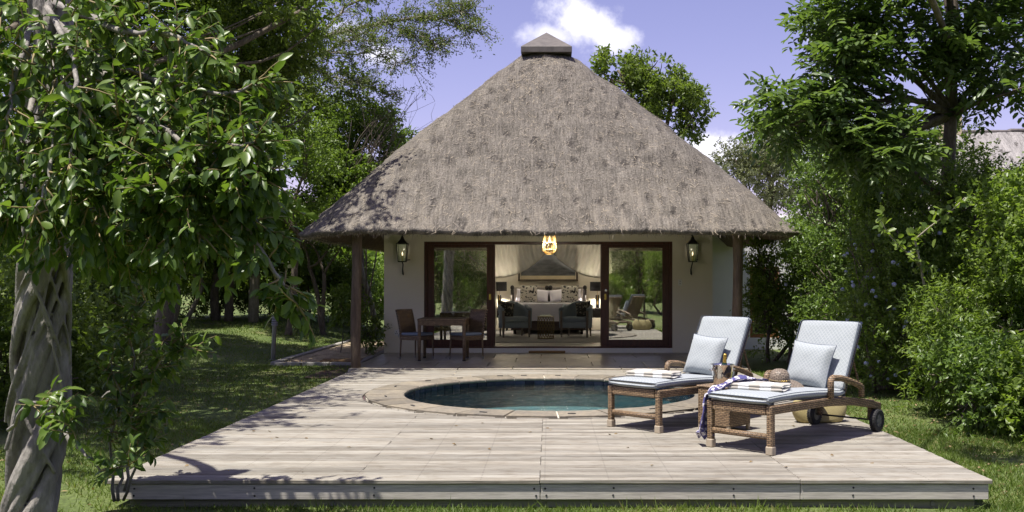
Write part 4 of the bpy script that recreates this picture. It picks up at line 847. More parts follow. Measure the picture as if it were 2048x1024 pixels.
for x, l, l2 in ((-1.36, 'black drum shade table lamp left of the bed', 'dark bedside table left of the bed'), (1.3, 'black drum shade table lamp right of the bed', 'dark bedside table right of the bed')):
    n = thing('bedside_table', l2, 'bedside table', (x, 26.55, FZ), group='bedside tables'); MB().box((0, 0, .58), (.48, .42, .04), b=.006).build('table_top', M['darkwood'], n); MB().box((0, 0, .45), (.44, .38, .2), b=.006).build('drawer', M['darkwood'], n)
    for a in (-1, 1):
        for b in (-1, 1): MB().box((a * .2, b * .17, .18), (.04, .04, .36)).build('leg', M['darkwood'], n)
    t = thing('table_lamp', l, 'lamp', (x, 26.5, FZ + .602), group='bedside lamps'); MB().lathe([(.08, 0), (.08, .015), (.05, .02), (.05, .36), (.02, .37)], 16).build('lamp_base', M['darkwood'], t, smooth=False); MB().tube([(0, -.052, .1), (0, -.052, .36)], .012, 6).tube([(0, 0, .36), (0, 0, .55)], .008, 6).build('stem', M['brass'], t)
    o = MB().lathe([(.2, .47), (.2, .72)], 28, cap=False).build('lamp_shade', M['charcoal'], t, smooth=True); m = o.modifiers.new('th', 'SOLIDIFY'); m.thickness = .004; MB().lathe([(.008, .5), (.03, .53), (.03, .58), (.01, .6)], 10).build('bulb', M['bulb'], t, smooth=True); lamp('bedside_light', (0, 0, .60), 110., parent=t)
pc = thing('framed_painting', 'wide dark seascape painting hung above the headboard', 'painting', (-.04, 26.96, 1.92)); MB().box((0, 0, .04), (1.5, .02, .72)).build('canvas', M['picture'], pc); MB().box((0, -.004, -.345), (1.5, .024, .1)).build('mount', M['ochre'], pc)
MB().box((0, -.01, -.42), (1.66, .05, .05), b=.005).box((0, -.01, .43), (1.66, .05, .05), b=.005).box((-.8, -.01, 0), (.05, .05, .8), b=.005).box((.8, -.01, 0), (.05, .05, .8), b=.005).build('picture_frame', mat('brown_frame', (.06, .045, .03), (.1, .075, .05), 8), pc)
# bed-canopy net curtains, swept aside
def net(side, label):
    t = thing('net_drape', label, 'curtain', (0, 22.4, 0), group='net drapes of the bed canopy')
    def low(q):   # q 0 at outer side .. 1 at inner end -> lower hem
        x = -1.30 + 1.36 * q; z = 1.555 + .02 * q + .70 * max(0, (q - .12)) ** 2.0 / .774
        return x, z
    def f(u, v):
        x0 = -1.34 + 1.38 * u; lx, lz = low(u ** .75); zt = 2.36; k = v; fold = .035 * math.sin(u * 2 * math.pi * 8.5) * (1 - .45 * v)
        gx = x0 + (lx - x0) * k - .10 * (1 - u) * u * 4 * k * (1 - k); z = zt + (min(lz, zt - .01) - zt) * (k ** .9); return (side * -gx if side > 0 else gx, fold, z)
    MB().grid(f, 110, 16).build('net', M['net'], t, smooth=True)
    hp_ = []
    for i in range(41):
        u = i / 40; hp_.append(f(u, 1.0))
    MB().tube(hp_, .03, 6, flat=.4).build('hem', M['nethem'], t, smooth=True)
    def tail(u, v): z = 1.56 - 1.4 * u; return (side * (1.34 - .1 * v - .03 * math.sin(u * 3)), .03 * math.sin(v * 14), z)
    MB().grid(tail, 12, 14).build('tail', M['net'], t, smooth=True); return t
a = net(-1, 'sheer net drape swept to the left inside the doors'); b = net(1, 'sheer net drape swept to the right inside the doors'); b.location.y = 22.5
cr_ = MB().tube([(-1.5, 22.45, 2.37), (1.5, 22.45, 2.37)], .018, 8).tube([(-1.5, 22.45, 2.37), (-1.5, 22.45, 2.96)], .01, 6).tube([(1.5, 22.45, 2.37), (1.5, 22.45, 2.96)], .01, 6).build('canopy_rail', M['darkwood'], smooth=True); tag(cr_, 'dark canopy rail carrying the net drapes', 'rail')
for x0, x1, l in ((-2.5, -1.3, 'sheer white curtain behind the left glass door'), (1.3, 2.45, 'sheer white curtain behind the right glass door')):
    cu = MB().grid(lambda u, v: (x0 + (x1 - x0) * u, 20.3 + .05 * math.sin(u * 60 + .6 * math.sin(v * 3)), .16 + 2.15 * v), 90, 6).build('sheer_curtain', M['sheer'], smooth=True); tag(cu, l, 'curtain', 'curtains behind the glass doors')
# ------------------------------------------------------------------ vegetation
def nrm(a): return a / np.maximum(1e-9, np.linalg.norm(a, axis=1, keepdims=True))
def leaf_mesh(name, base, d, nn, L, W, rnd, kind='quad'):
    n = len(base); d = nrm(d); s = nrm(np.cross(d, nn)); u = np.cross(s, d); L = np.broadcast_to(L, n)[:, None]; W = np.broadcast_to(W, n)[:, None]
    if kind == 'quad':
        V = np.stack([base, base + d * L * .45 + s * W * .5 + u * W * .18, base + d * L - u * L * .08, base + d * L * .45 - s * W * .5 + u * W * .18], 1); T = np.array([[0, 1, 2], [0, 2, 3]]); k = 4
    elif kind == 'hex':
        V = np.stack([base, base + d * L * .3 + s * W * .46 + u * W * .12, base + d * L * .75 + s * W * .42 + u * W * .08, base + d * L - u * L * .1, base + d * L * .75 - s * W * .42 + u * W * .08, base + d * L * .3 - s * W * .46 + u * W * .12], 1); T = np.array([[0, 1, 2], [0, 2, 3], [0, 3, 4], [0, 4, 5]]); k = 6
    elif kind == 'blade':
        V = np.stack([base - s * W * .5, base + s * W * .5, base + d * L], 1); T = np.array([[0, 1, 2]]); k = 3
    else:   # folded broad leaf with a midrib
        ts = np.array([0, .25, .55, .82, 1.]); cols = []
        mid = [base + d * L * t - u * L * .22 * t * t for t in ts]; ws = [0, .40, .5, .33, 0]
        cols = mid + [mid[i] + s * W * ws[i] + u * W * ws[i] * .45 for i in (1, 2, 3)] + [mid[i] - s * W * ws[i] + u * W * ws[i] * .45 for i in (1, 2, 3)]
        V = np.stack(cols, 1); k = 11
        T = np.array([[0, 5, 1], [1, 5, 6], [1, 6, 2], [2, 6, 7], [2, 7, 3], [3, 7, 4], [0, 1, 8], [1, 9, 8], [1, 2, 9], [2, 10, 9], [2, 3, 10], [3, 4, 10]])
    F = (np.arange(n)[:, None, None] * k + T[None]).reshape(-1, 3); V = V.reshape(-1, 3)
    me = bpy.data.meshes.new(name); me.vertices.add(len(V)); me.vertices.foreach_set('co', V.ravel().astype(np.float32))
    me.loops.add(F.size); me.loops.foreach_set('vertex_index', F.ravel().astype(np.int32)); me.polygons.add(len(F)); me.polygons.foreach_set('loop_start', np.arange(0, F.size, 3, dtype=np.int32)); me.polygons.foreach_set('loop_total', np.full(len(F), 3, dtype=np.int32))
    at = me.attributes.new('rnd', 'FLOAT', 'POINT'); at.data.foreach_set('value', np.repeat(rnd, k).astype(np.float32)); me.update()
    if kind == 'fig': me.polygons.foreach_set('use_smooth', [True] * len(F))
    return me
def crown_pts(lobes, ntw, g, gap=-.6, freq=1.6, inner=.35):
    w = np.array([(l[1][0] * l[1][1] * l[1][2]) ** (2 / 3) * (l[2] if len(l) > 2 else 1) for l in lobes]); w /= w.sum(); out = []; ou = []
    need = ntw
    while need > 0:
        i = g.choice(len(lobes), need * 2, p=w); c = np.array([l[0] for l in lobes])[i]; r = np.array([l[1] for l in lobes])[i]; dd = nrm(g.normal(size=(need * 2, 3))); q = inner + (1 - inner) * g.random((need * 2, 1)) ** .6
        p = c + dd * r * q; ph = p * freq; car = np.sin(ph[:, 0] * 1.9 + 1.3 * np.sin(ph[:, 2])) + np.sin(ph[:, 1] * 1.7 + 2.1) * .8 + np.sin(ph[:, 2] * 2.3 + ph[:, 0])
        k = car > gap; p, dd = p[k][:need], dd[k][:need]; out.append(p); ou.append(dd); need -= len(p)
    return np.concatenate(out), np.concatenate(ou)
def crown(lobes, ntw, lpt, tl, L, W, seed, droop=.15, up=.1, kind='quad', gap=-.6, freq=1.6, name='crown', off=(0, 0, 0), inner=.35, spread=.8):
    g = np.random.default_rng(seed); p, o = crown_pts(lobes, ntw, g, gap, freq, inner); p = p - np.array(off)
    tw = nrm(o * .7 + g.normal(size=p.shape) * .55 + np.array([0, 0, up])); t = np.tile((np.arange(lpt) + .5) / lpt, ntw)[:, None]; n = ntw * lpt
    tl_ = np.repeat(tl * g.uniform(.6, 1.3, ntw), lpt)[:, None]; P_ = np.repeat(p, lpt, 0); T_ = np.repeat(tw, lpt, 0)
    base = P_ + T_ * tl_ * t + g.normal(size=(n, 3)) * .012; d = nrm(T_ * .55 + g.normal(size=(n, 3)) * spread + np.array([0, 0, -droop])); nn = nrm(g.normal(size=(n, 3)) * .6 + np.array([0, 0, 1.]))
    rnd = np.clip(.55 * np.repeat(g.random(ntw), lpt) + .45 * g.random(n), 0, .999); return leaf_mesh(name, base, d, nn, L * g.uniform(.65, 1.25, n), W * g.uniform(.7, 1.2, n), rnd, kind)
def limb(mb, a, b, r0, r1, g, wob=.12, n=7, sag=0.):
    a, b = np.array(a, float), np.array(b, float); Lh = np.linalg.norm(b - a); pts = []
    o1, o2 = g.normal(size=3) * wob * Lh, g.normal(size=3) * wob * Lh * .5
    for i in range(n): t = i / (n - 1); pts.append(tuple(a + (b - a) * t + o1 * math.sin(math.pi * t) * .6 + o2 * math.sin(2 * math.pi * t) * .5 + np.array([0, 0, -sag * t * t])))
    mb.tube(pts, [r0 + (r1 - r0) * i / (n - 1) for i in range(n)], 7 if r0 > .03 else 5); return pts
def tree(name, label, cat, base, fork, r, lobes, leaf, bark, cr, group=None, subs=5, seed=1, wob=.1, stems=1):
    base = Vector(base); t = thing(name, label, cat, base, 0, group); g = np.random.default_rng(seed); mb = MB(); B = np.array(base)
    for s in range(stems):
        f = np.array(fork) + (g.normal(size=3) * .35 if s else 0); b0 = np.array([0, 0, -.15]) + (g.normal(size=3) * np.array([.25, .25, 0]) if s else 0); limb(mb, b0, f - B, r, r * .72, g, wob * .5, 10)
        for l in lobes:
            c = np.array(l[0]) - B; lp = limb(mb, f - B + (np.array([0, 0, -.05])), c, r * .55, r * .2, g, wob, 8)
            for k in range(subs):
                q = c + nrm(g.normal(size=(1, 3)))[0] * np.array(l[1]) * g.uniform(.6, .95); limb(mb, lp[g.integers(3, 8)], q, r * .17, .008, g, wob, 6)
        if stems > 1 and s >= stems - 1: break
    mb.build('trunk', bark, t, smooth=True); me = crown(lobes, off=tuple(base), seed=seed + 100, **cr); obj('crown', me, leaf, t); return t
def lob(px, py, Y, rx, ry, rd, w=1.): p = P(px, py, Y); return (tuple(p), (rx * Y / FPX, rd, ry * Y / FPX), w)
def gp(x, y): return (x, y, gz(x, y))
# --- strangler fig close on the left
FB = Vector((-3.56, 6.62, -.2)); fig = thing('strangler_fig', 'grey braided strangler fig tree with glossy leaves at the left edge', 'tree', FB)
g = np.random.default_rng(5); mb = MB(); H = 4.0
def axis(z): return np.array([.03 + .05 * math.sin(z * .8) + .03 * z, .02 * math.sin(z), z])
def fstrand(a0, tw, ra, r, z0, z1, ph=0., n=30, seg=10):
    pts = []; rd = []
    for i in range(n):
        z = z0 + (z1 - z0) * i / (n - 1); a = a0 + tw * z + .25 * math.sin(z * 2.1 + ph); fl = 1 + .16 * math.exp(-z * 3.2); q = ra * fl * (1 - .05 * z) * (1 + .12 * math.sin(z * 3 + ph)); pts.append(tuple(axis(z) + np.array([q * math.cos(a), q * math.sin(a), 0]))); rd.append(r * fl * (1 + .15 * math.sin(z * 4 + ph * 2)))
    mb.tube(pts, rd, seg)
mb.tube([tuple(axis(z)) for z in np.linspace(-.1, H, 16)], [.085 * (1 + .75 * math.exp(-z * 2.2)) for z in np.linspace(0, H, 16)], 16)
for k in range(7): fstrand(k * 2 * math.pi / 7 + g.normal() * .2, (2.6, 1.9, 2.9, 1.4, 2.3, 3.1, 2.2)[k], .128, (.058, .034, .05, .03, .054, .04, .046)[k], -.1, H, g.random() * 6)
for k in range(11): fstrand(g.random() * 6.28, g.choice([-1, 1, 1, 1]) * g.uniform(1.4, 3.2), .156, .018 + g.uniform(0, .016), -.12 + 0 * g.uniform(-.1, .8), g.uniform(2., H), g.random() * 6, 30, 8)
for k in range(9): fstrand(g.random() * 6.28, g.choice([-1, 1]) * g.uniform(1.2, 3.), .175, .009 + g.uniform(0, .006), g.uniform(.2, 1.4), g.uniform(1.5, 2.9), g.random() * 6, 40, 6)
o = mb.build('trunk', M['figbark'], fig, smooth=True); m = o.modifiers.new('rm', 'REMESH'); m.mode = 'VOXEL'; m.voxel_size = .007; m.use_smooth_shade = True
wood = MB(); tw = MB(); LB, LD, LN, LL, LR = [], [], [], [], []
def fig_twig(a, d, ln, nl, r=.007, droop=.35, dens=1.):
    a = np.array(a); d = np.array(d) / np.linalg.norm(d); pts = [a]; k = max(4, int(ln / .06))
    for i in range(k): d = d + g.normal(size=3) * .09 + np.array([0, 0, -droop * .09]); d = d / np.linalg.norm(d); pts.append(pts[-1] + d * ln / k)
    tw.tube([tuple(p) for p in pts], [r * (1 - .7 * i / k) for i in range(k + 1)], 5)
    for i in range(nl):
        f = .12 + .88 * (i + .5) / nl; j = min(int(f * k), k - 1); p = pts[j] + (pts[j + 1] - pts[j]) * (f * k - j); dd = pts[j + 1] - pts[j]; dd = dd / np.linalg.norm(dd); sd = g.normal(size=3); sd -= dd * sd.dot(dd); sd /= np.linalg.norm(sd)
        ld = dd * g.uniform(.35, .9) + sd * .75 + np.array([0, 0, -droop * 1.1]) + g.normal(size=3) * .15; LB.append(p); LD.append(ld); LN.append(np.array([0, 0, 1.]) + g.normal(size=3) * .45 + np.array([0, -.25, 0])); LL.append(g.uniform(.045, .115)); LR.append(g.random())
    return pts
def W(px, py, Y): return np.array(P(px, py, Y))
tops = np.array(FB) + axis(3.6)
branches = [ # pixel paths with depth: limbs of the fig reaching over the lawn
 ([(110, 120, 6.6), (230, 130, 6.1), (330, 170, 5.8), (440, 190, 5.6), (520, 170, 5.5)], .028), ([(100, 220, 6.6), (190, 200, 6.0), (290, 240, 5.6), (400, 300, 5.4), (460, 290, 5.3), (510, 285, 5.3)], .026),
 ([(120, 60, 6.6), (260, 200, 5.9), (340, 310, 5.7), (400, 360, 5.5), (480, 430, 5.4), (550, 540, 5.4), (598, 615, 5.5)], .03), ([(110, 150, 6.6), (180, 260, 6.0), (260, 330, 5.6), (330, 400, 5.4), (400, 470, 5.3)], .024),
 ([(100, 250, 6.5), (170, 310, 6.0), (230, 390, 5.7), (290, 470, 5.5)], .02), ([(90, 110, 6.5), (120, 240, 5.8), (100, 340, 5.5), (70, 430, 5.4)], .022), ([(120, 20, 6.5), (240, 60, 5.9), (340, 70, 5.7), (420, 110, 5.6)], .026),
 ([(360, 330, 5.6), (450, 350, 5.4), (480, 350, 5.3), (530, 360, 5.3)], .016), ([(300, 300, 5.7), (420, 380, 5.5), (480, 420, 5.5), (535, 460, 5.5)], .016), ([(60, 40, 6.5), (30, 150, 5.8), (15, 260, 5.6)], .022), ([(100, 40, 6.4), (150, 120, 5.6), (160, 220, 5.4), (140, 330, 5.3)], .02), ([(200, 280, 6.), (300, 380, 5.8), (340, 470, 5.8), (330, 540, 5.8)], .016),([(60, 200, 6.2), (30, 330, 5.9), (20, 430, 5.9)], .018),([(180, 180, 6.2), (200, 330, 6.3), (190, 440, 6.4)], .018),([(260, 150, 6.3), (330, 260, 6.2), (390, 330, 6.2), (450, 400, 6.2)], .02)]
for path, r in branches:
    pts = [W(*q) for q in path]; pts[0] = pts[0] * .6 + tops * .4 if path[0][1] < 130 and path[0][2] > 6.3 else pts[0]; fine_ = []
    for i in range(len(pts) - 1):
        for t in np.linspace(0, 1, 6)[:-1]: fine_.append(pts[i] + (pts[i + 1] - pts[i]) * t + g.normal(size=3) * .008)
    fine_.append(pts[-1]); n = len(fine_); wood.tube([tuple(p) for p in fine_], [r * (1 - .75 * i / n) for i in range(n)], 7)
    for i in range(3, n, 1):
        for q in range(2):
            d = fine_[i] - fine_[i - 1]; d = d / np.linalg.norm(d); dv = d * .6 + g.normal(size=3) * .6 + np.array([0, 0, -.15]); fig_twig(fine_[i], dv, g.uniform(.1, .26), int(g.integers(7, 13)))
    fig_twig(fine_[-1], fine_[-1] - fine_[-3], .22, 10)
# leafy mass of the crown around and above those limbs
for c, rr, k in ((W(120, 230, 6.0), (.45, .35, .75), 70), (W(280, 330, 5.7), (.45, .3, .5), 75), (W(60, 60, 6.1), (.5, .4, .5), 50), (W(390, 400, 5.5), (.33, .22, .26), 70), (W(330, 250, 5.9), (.4, .3, .4), 50), (W(200, 430, 5.9), (.42, .3, .25), 60), (W(440, 320, 5.6), (.2, .2, .2), 30), (W(30, 330, 6.2), (.3, .3, .55), 50), (W(300, 130, 6.3), (.5, .35, .35), 45),
                 (np.array([-5.2, 7.6, 5.0]), (.9, .9, .7), 70)):
    for _ in range(k):
        v = g.normal(size=3); v = v / np.linalg.norm(v); p = np.array(c) + v * np.array(rr) * g.random() ** .4; fig_twig(p, v + g.normal(size=3) * .5 + np.array([0, 0, -.2]), g.uniform(.15, .35), int(g.integers(10, 17)))
for c in ((-5.2, 7.6, 5.),): limb(wood, tops, c, .07, .02, g, .08)
# low suckers with leaves beside the trunk
for path in ([(235, 1000, 7.0), (255, 880, 7.0), (300, 760, 6.95), (330, 690, 6.9), (400, 700, 6.9)], [(250, 980, 7.05), (265, 860, 7.05), (270, 760, 7.05), (260, 650, 7.05), (300, 590, 7.0)], [(230, 1000, 7.0), (220, 880, 7.0), (240, 800, 6.95), (215, 700, 6.9)], [(240, 1000, 7.0), (290, 900, 6.8), (260, 840, 6.75), (330, 815, 6.7)], [(20, 860, 6.0), (60, 800, 5.7), (120, 820, 5.5), (160, 880, 5.5)], [(130, 870, 5.8), (200, 940, 5.7), (270, 930, 5.7)], [(200, 800, 7.1), (290, 730, 7.1), (360, 715, 7.1)]):
    pts = [W(*q) for q in path]; fine_ = []
    for i in range(len(pts) - 1):
        for t in np.linspace(0, 1, 6)[:-1]: fine_.append(pts[i] + (pts[i + 1] - pts[i]) * t + g.normal(size=3) * .01)
    n = len(fine_); wood.tube([tuple(p) for p in fine_], [.012 * (1 - .7 * i / n) for i in range(n)], 6)
    for i in range(5, n):
        for q in range(2 if path[0][1] < 900 else 3): fig_twig(fine_[i], g.normal(size=3) * .7 + np.array([.2, -.1, .2]), g.uniform(.08, .24), int(g.integers(4, 9)), .005, .2)
wood.v = [(x - FB.x, y - FB.y, z - FB.z) for x, y, z in wood.v]; wood.build('limb', M['figbark'], fig, smooth=True); tw.v = [(x - FB.x, y - FB.y, z - FB.z) for x, y, z in tw.v]; o = tw.build('twigs', M['twig'], fig, smooth=True); o['kind'] = 'stuff'
LB = np.array(LB) - np.array(FB); LD = nrm(np.array(LD)); LN = nrm(np.array(LN)); LL = np.array(LL); LR = np.array(LR)
view = np.array([0, 0, EYE]) - np.array(FB); dist = np.linalg.norm(LB - view, axis=1); wp = LB + np.array(FB); ppx = VX + FPX * wp[:, 0] / wp[:, 1]; ppy = VY - FPX * (wp[:, 2] - EYE) / wp[:, 1]
score = LL / dist * (.4 + np.abs((LD * nrm(LB - view)).sum(1) * -1 + 1)); score[(ppx < 0) | (ppx > 700) | (ppy < 0) | (ppy > 1000)] = 0; sel = np.argsort(-score)[:300]; rest = np.setdiff1d(np.arange(len(LB)), sel)
o = obj('foliage', leaf_mesh('foliage', LB[rest], LD[rest], LN[rest], LL[rest], LL[rest] * .42, LR[rest], 'fig'), M['fig'], fig); o['kind'] = 'stuff'
lv = [leaf_mesh('leaf', np.zeros((1, 3)), np.array([[1., 0, 0]]), np.array([[0, .12 * k, 1.]]), 1., .37 + .05 * k, np.array([.15 + .28 * k]), 'fig') for k in range(3)]
for i in sel:
    d = Vector(LD[i]); nn = Vector(LN[i]); s = nn.cross(d).normalized(); u = d.cross(s); mt = Matrix((d, s, u)).transposed().to_4x4(); q = obj('leaf', lv[i % 3], M['fig'], fig); q.matrix_local = Matrix.Translation(LB[i]) @ mt @ Matrix.Scale(float(LL[i]), 4)
# --- forest at the back on the left
def T(*a, **k): return tree(*a, **k)
GB = 'trees behind the lawn'
t1 = T('vine_covered_tree', 'tall dark tree smothered in vines behind the fig', 'tree', gp(-8.2, 20.5), (-7.6, 20.2, 3.2), .2, [lob(330, 60, 19, 170, 130, 2.2), lob(470, 120, 18.5, 130, 120, 1.8), lob(560, 30, 19, 90, 120, 1.6), lob(230, 190, 19.5, 150, 110, 2.), lob(420, -110, 19, 220, 120, 2.4), lob(560, 190, 19.5, 70, 70, 1.3, .8), lob(120, 30, 20, 160, 170, 2.)], M['dense'], M['bark'], dict(ntw=7500, lpt=14, tl=.34, L=.095, W=.05, droop=.35, gap=-1.0), GB, seed=11)
t2 = T('slender_tree', 'slender bright green tree between the vine tree and the roof', 'tree', gp(-6.6, 24.5), (-6.3, 24.6, 2.6), .1, [lob(520, 330, 24.5, 90, 90, 1.5), lob(610, 290, 24, 80, 80, 1.3, .8), lob(560, 410, 24, 100, 70, 1.3), lob(470, 230, 25, 60, 60, 1., .6)], M['bright'], M['bark'], dict(ntw=1500, lpt=13, tl=.34, L=.09, W=.05, gap=-.25), GB, seed=12)
t3 = T('bushy_tree', 'bushy bright tree rising behind the left slope of the thatch', 'tree', gp(-5.6, 28), (-5.5, 28, 3.0), .16, [lob(705, 285, 27.5, 85, 65, 1.7), lob(765, 270, 28, 55, 55, 1.2), lob(640, 330, 27, 65, 80, 1.5), lob(690, 390, 27, 90, 65, 1.5), lob(740, 330, 27, 70, 60, 1.5)], M['bright'], M['bark'], dict(ntw=2600, lpt=14, tl=.36, L=.115, W=.06, gap=-.9), GB, seed=13)
t4 = T('shade_tree', 'dark broad tree filling the far left behind the fig trunk', 'tree', gp(-13, 24.5), (-12.4, 24.5, 3.2), .22, [lob(120, 330, 24, 190, 120, 2.4), lob(-40, 200, 24, 200, 160, 2.4), lob(250, 400, 25, 150, 110, 2.), lob(40, 480, 24, 160, 80, 1.8)], M['dense'], M['bark'], dict(ntw=3000, lpt=13, tl=.4, L=.12, W=.065, gap=-.9), GB, seed=14)
t5 = T('thicket_tree', 'dark leafy tree above the far end of the lawn', 'tree', gp(-9.4, 27.5), (-9.2, 27.5, 2.6), .13, [lob(380, 420, 27, 120, 90, 1.8), lob(480, 480, 27.5, 110, 70, 1.6), lob(580, 480, 28, 90, 70, 1.6), lob(300, 500, 27, 110, 60, 1.6), ((-10, 26., 6.6), (3.6, 2.6, .9)), ((-7., 28., 7.), (2., 2.4, .8))], M['dense'], M['bark'], dict(ntw=4200, lpt=13, tl=.4, L=.12, W=.065, gap=-.9), GB, seed=15, stems=2)  # last two lobes: high canopy added to shade the undergrowth below
t6 = T('overhanging_tree', 'tall spreading tree shading the lawn from the left', 'tree', gp(-9.4, 12.6), (-8.6, 12.6, 4.2), .2, [((-8.0, 12.5, 7.0), (2.4, 2.4, 1.3)), ((-5.0, 8.6, 6.4), (1.2, 1.2, .6)), ((-6.8, 9., 6.8), (1.6, 1.6, .8)), ((-9.5, 18.5, 8.), (2.2, 2., 1.)), ((-6., 17.4, 7.8), (1.5, 1.4, .8)), ((-6.2, 13.0, 6.7), (1.7, 2.3, .9)), ((-5.3, 10.6, 6.2), (1.5, 1.3, .8)), ((-4.15, 16.6, 6.1), (.75, .6, .4)), ((-7.5, 16., 7.4), (2.3, 1.9, 1.1)), ((-5.2, 15.0, 7.2), (1.4, 1.1, .7))], M['dense'], M['bark'], dict(ntw=4700, lpt=12, tl=.42, L=.12, W=.065, gap=-.75, inner=.15), GB, seed=16)
for i, (px, pb, pt, Y, sp, lb, bk) in enumerate(((346, 628, 470, 27, .3, 'pale double trunk understorey tree at the lawn end', 'palebark'), (648, 640, 470, 26, .5, 'dark forked understorey tree near the brick path', 'bark'), (585, 622, 470, 29, .3, 'thin understorey tree behind the bollard light', 'bark'), (232, 640, 480, 22, .3, 'crooked understorey tree right of the fig trunk', 'palebark'), (620, 625, 520, 30, .2, 'thin pale sapling beside the dark forked tree', 'palebark'))):
    b = P(px, pb, Y); x, y = b.x, Y; z0 = gz(x, y); f = P(px + random.randint(-8, 8), 545, Y)
    T('understorey_tree', lb, 'tree', (x, y, z0), tuple(f), .075 if i < 2 else .05, [lob(px - 45, pt, Y, 70, 45, 1.1), lob(px + 45, pt - 20, Y, 60, 50, 1.1)], M['dense'], M[bk], dict(ntw=500, lpt=11, tl=.36, L=.1, W=.055, gap=-.3), 'understorey trees at the lawn end', seed=30 + i, stems=2 if i < 2 else 1, wob=.14, subs=3)
lab = ['far left, behind the fig trunk', 'left of the pale double trunk', 'behind the pale double trunk', 'right of the pale double trunk', 'behind the bollard light', 'left of the forked tree', 'behind the forked tree', 'beyond the veranda post', 'beyond the fig suckers']
for i, (px, Y, w, h) in enumerate(((40, 26, 150, 1.7), (200, 28, 110, 2.1), (330, 30, 110, 2.2), (440, 29.5, 100, 2.0), (540, 31, 90, 2.0), (610, 31, 80, 2.1), (680, 30, 60, 1.9), (735, 36, 60, 1.6), (130, 23, 90, 1.3))):
    x = (px - VX) * Y / FPX; z = gz(x, Y); h *= 1.35; T('undergrowth_shrub', 'dark undergrowth shrub ' + lab[i], 'shrub', (x, Y, z), (x, Y, z + .4), .04, [((x, Y, z + h * .55), (w * Y / FPX, 1.0, h * .55)), ((x + .5, Y - .5, z + h * .4), (w * .7 * Y / FPX, .8, h * .4))], M['dense'] if i != 7 else M['bright'], M['bark'], dict(ntw=900, lpt=12, tl=.34, L=.1, W=.055, gap=-.8), 'undergrowth shrubs at the back of the lawn', seed=50 + i, subs=4)
for i, (x, y, h, l) in enumerate(((-6.7, 13.6, 2.3, 'dark leafy shrub just behind the fig trunk'), (-8.3, 16.2, 2.8, 'larger dark shrub farther behind the fig trunk'), (-6.1, 10.9, 1.5, 'low dark shrub at the foot of the fig trunk'))): T('shade_shrub', l, 'shrub', gp(x, y), (x, y, .4), .04, [((x, y, h * .55), (1.0, .9, h * .5)), ((x + .3, y - .4, h * .35), (.9, .7, h * .36))], M['dense'], M['bark'], dict(ntw=900, lpt=12, tl=.3, L=.085, W=.046, gap=-.8), 'shrubs behind the fig', seed=140 + i, subs=5)
# acacia with a feathery branch reaching towards the roof
ab = gp(-8.2, 27.0); aca = thing('acacia_tree', 'feathery acacia whose branches reach over the sky towards the roof', 'tree', ab, 0, GB); mb = MB(); g = np.random.default_rng(77); A_ = np.array(ab); limb(mb, (0, 0, -.1), W(560, 160, 27.5) - A_, .15, .09, g, .05, 10); BP = []
for path, r in (([(560, 160, 27.5), (640, 75, 26.9), (720, 55, 26.5), (800, 40, 26.0), (870, 35, 25.7), (955, 62, 25.4)], .06), ([(560, 160, 27.5), (640, 108, 26.6), (740, 105, 26.0), (820, 128, 25.7)], .035), ([(560, 160, 27.5), (630, 140, 26.9), (690, 160, 26.3), (775, 190, 25.9)], .03), ([(640, 75, 26.9), (690, 15, 26.8), (760, -20, 26.3), (850, -30, 26.0)], .04), ([(770, 48, 26.2), (810, 60, 26.0), (845, 78, 25.7), (880, 88, 25.6)], .02), ([(560, 160, 27.5), (600, 30, 27.5), (650, -60, 27.5), (720, -90, 26.8)], .05), ([(640, 108, 26.6), (690, 80, 26.0), (760, 78, 25.7)], .02), ([(850, 36, 25.9), (890, 10, 25.7), (930, 25, 25.6)], .015)):
    pts = [W(*q) for q in path]; fn = []
    for i in range(len(pts) - 1):
        for t in np.linspace(0, 1, 8)[:-1]: fn.append(pts[i] + (pts[i + 1] - pts[i]) * t + g.normal(size=3) * .03)
    fn.append(pts[-1]); n = len(fn); mb.tube([tuple(p - A_) for p in fn], [r * (1 - .8 * i / n) + .004 for i in range(n)], 6)
    for i in range(5, n):
        for q in range(4 if i < n - 3 else 6): BP.append((fn[i], fn[i] - fn[i - 1]))
LBa, LDa, Rn = [], [], []
for p, d in BP:
    d = d / np.linalg.norm(d); v = d * .55 + g.normal(size=3) * np.array([.65, .9, .42]) + np.array([0, 0, .05]); v /= np.linalg.norm(v); ln = g.uniform(.3, .95); q = p + v * ln; mb.tube([tuple(p - A_), tuple(p + v * ln * .5 + np.array([0, 0, .03]) - A_), tuple(q - A_)], [.011, .008, .004], 4)
    rr = g.random()
    for k in range(34): f = g.uniform(.15, 1.05); LBa.append(p + v * ln * f + g.normal(size=3) * .05 - A_); LDa.append(v * .5 + g.normal(size=3) * .8); Rn.append(min(.99, .5 * rr + .5 * g.random()))
mb.build('trunk', M['palebark'], aca, smooth=True); n = len(LBa); obj('crown', leaf_mesh('crown', np.array(LBa), np.array(LDa), nrm(g.normal(size=(n, 3)) * .6 + np.array([0, 0, 1.])), g.uniform(.06, .11, n), .032, np.array(Rn)), M['acacia'], aca)
bt = thing('bare_twig_shrub', 'leafless grey twigs against the sky left of the thatch', 'shrub', gp(-5.2, 26)); mb = MB(); g = np.random.default_rng(8); A_ = np.array(bt.location)
for k in range(26):
    a = W(g.uniform(680, 790), g.uniform(300, 380), 26); b = W(g.uniform(700, 870), g.uniform(175, 265), 26) if k % 3 else W(g.uniform(780, 860), g.uniform(200, 270), 26); p = limb(mb, a - A_, b - A_, .012, .003, g, .1, 7); 
    for q in range(3): s = np.array(p[g.integers(3, 7)]); limb(mb, s, s + np.array([g.normal() * .25, g.normal() * .2, g.uniform(.1, .5)]), .005, .002, g, .1, 4)
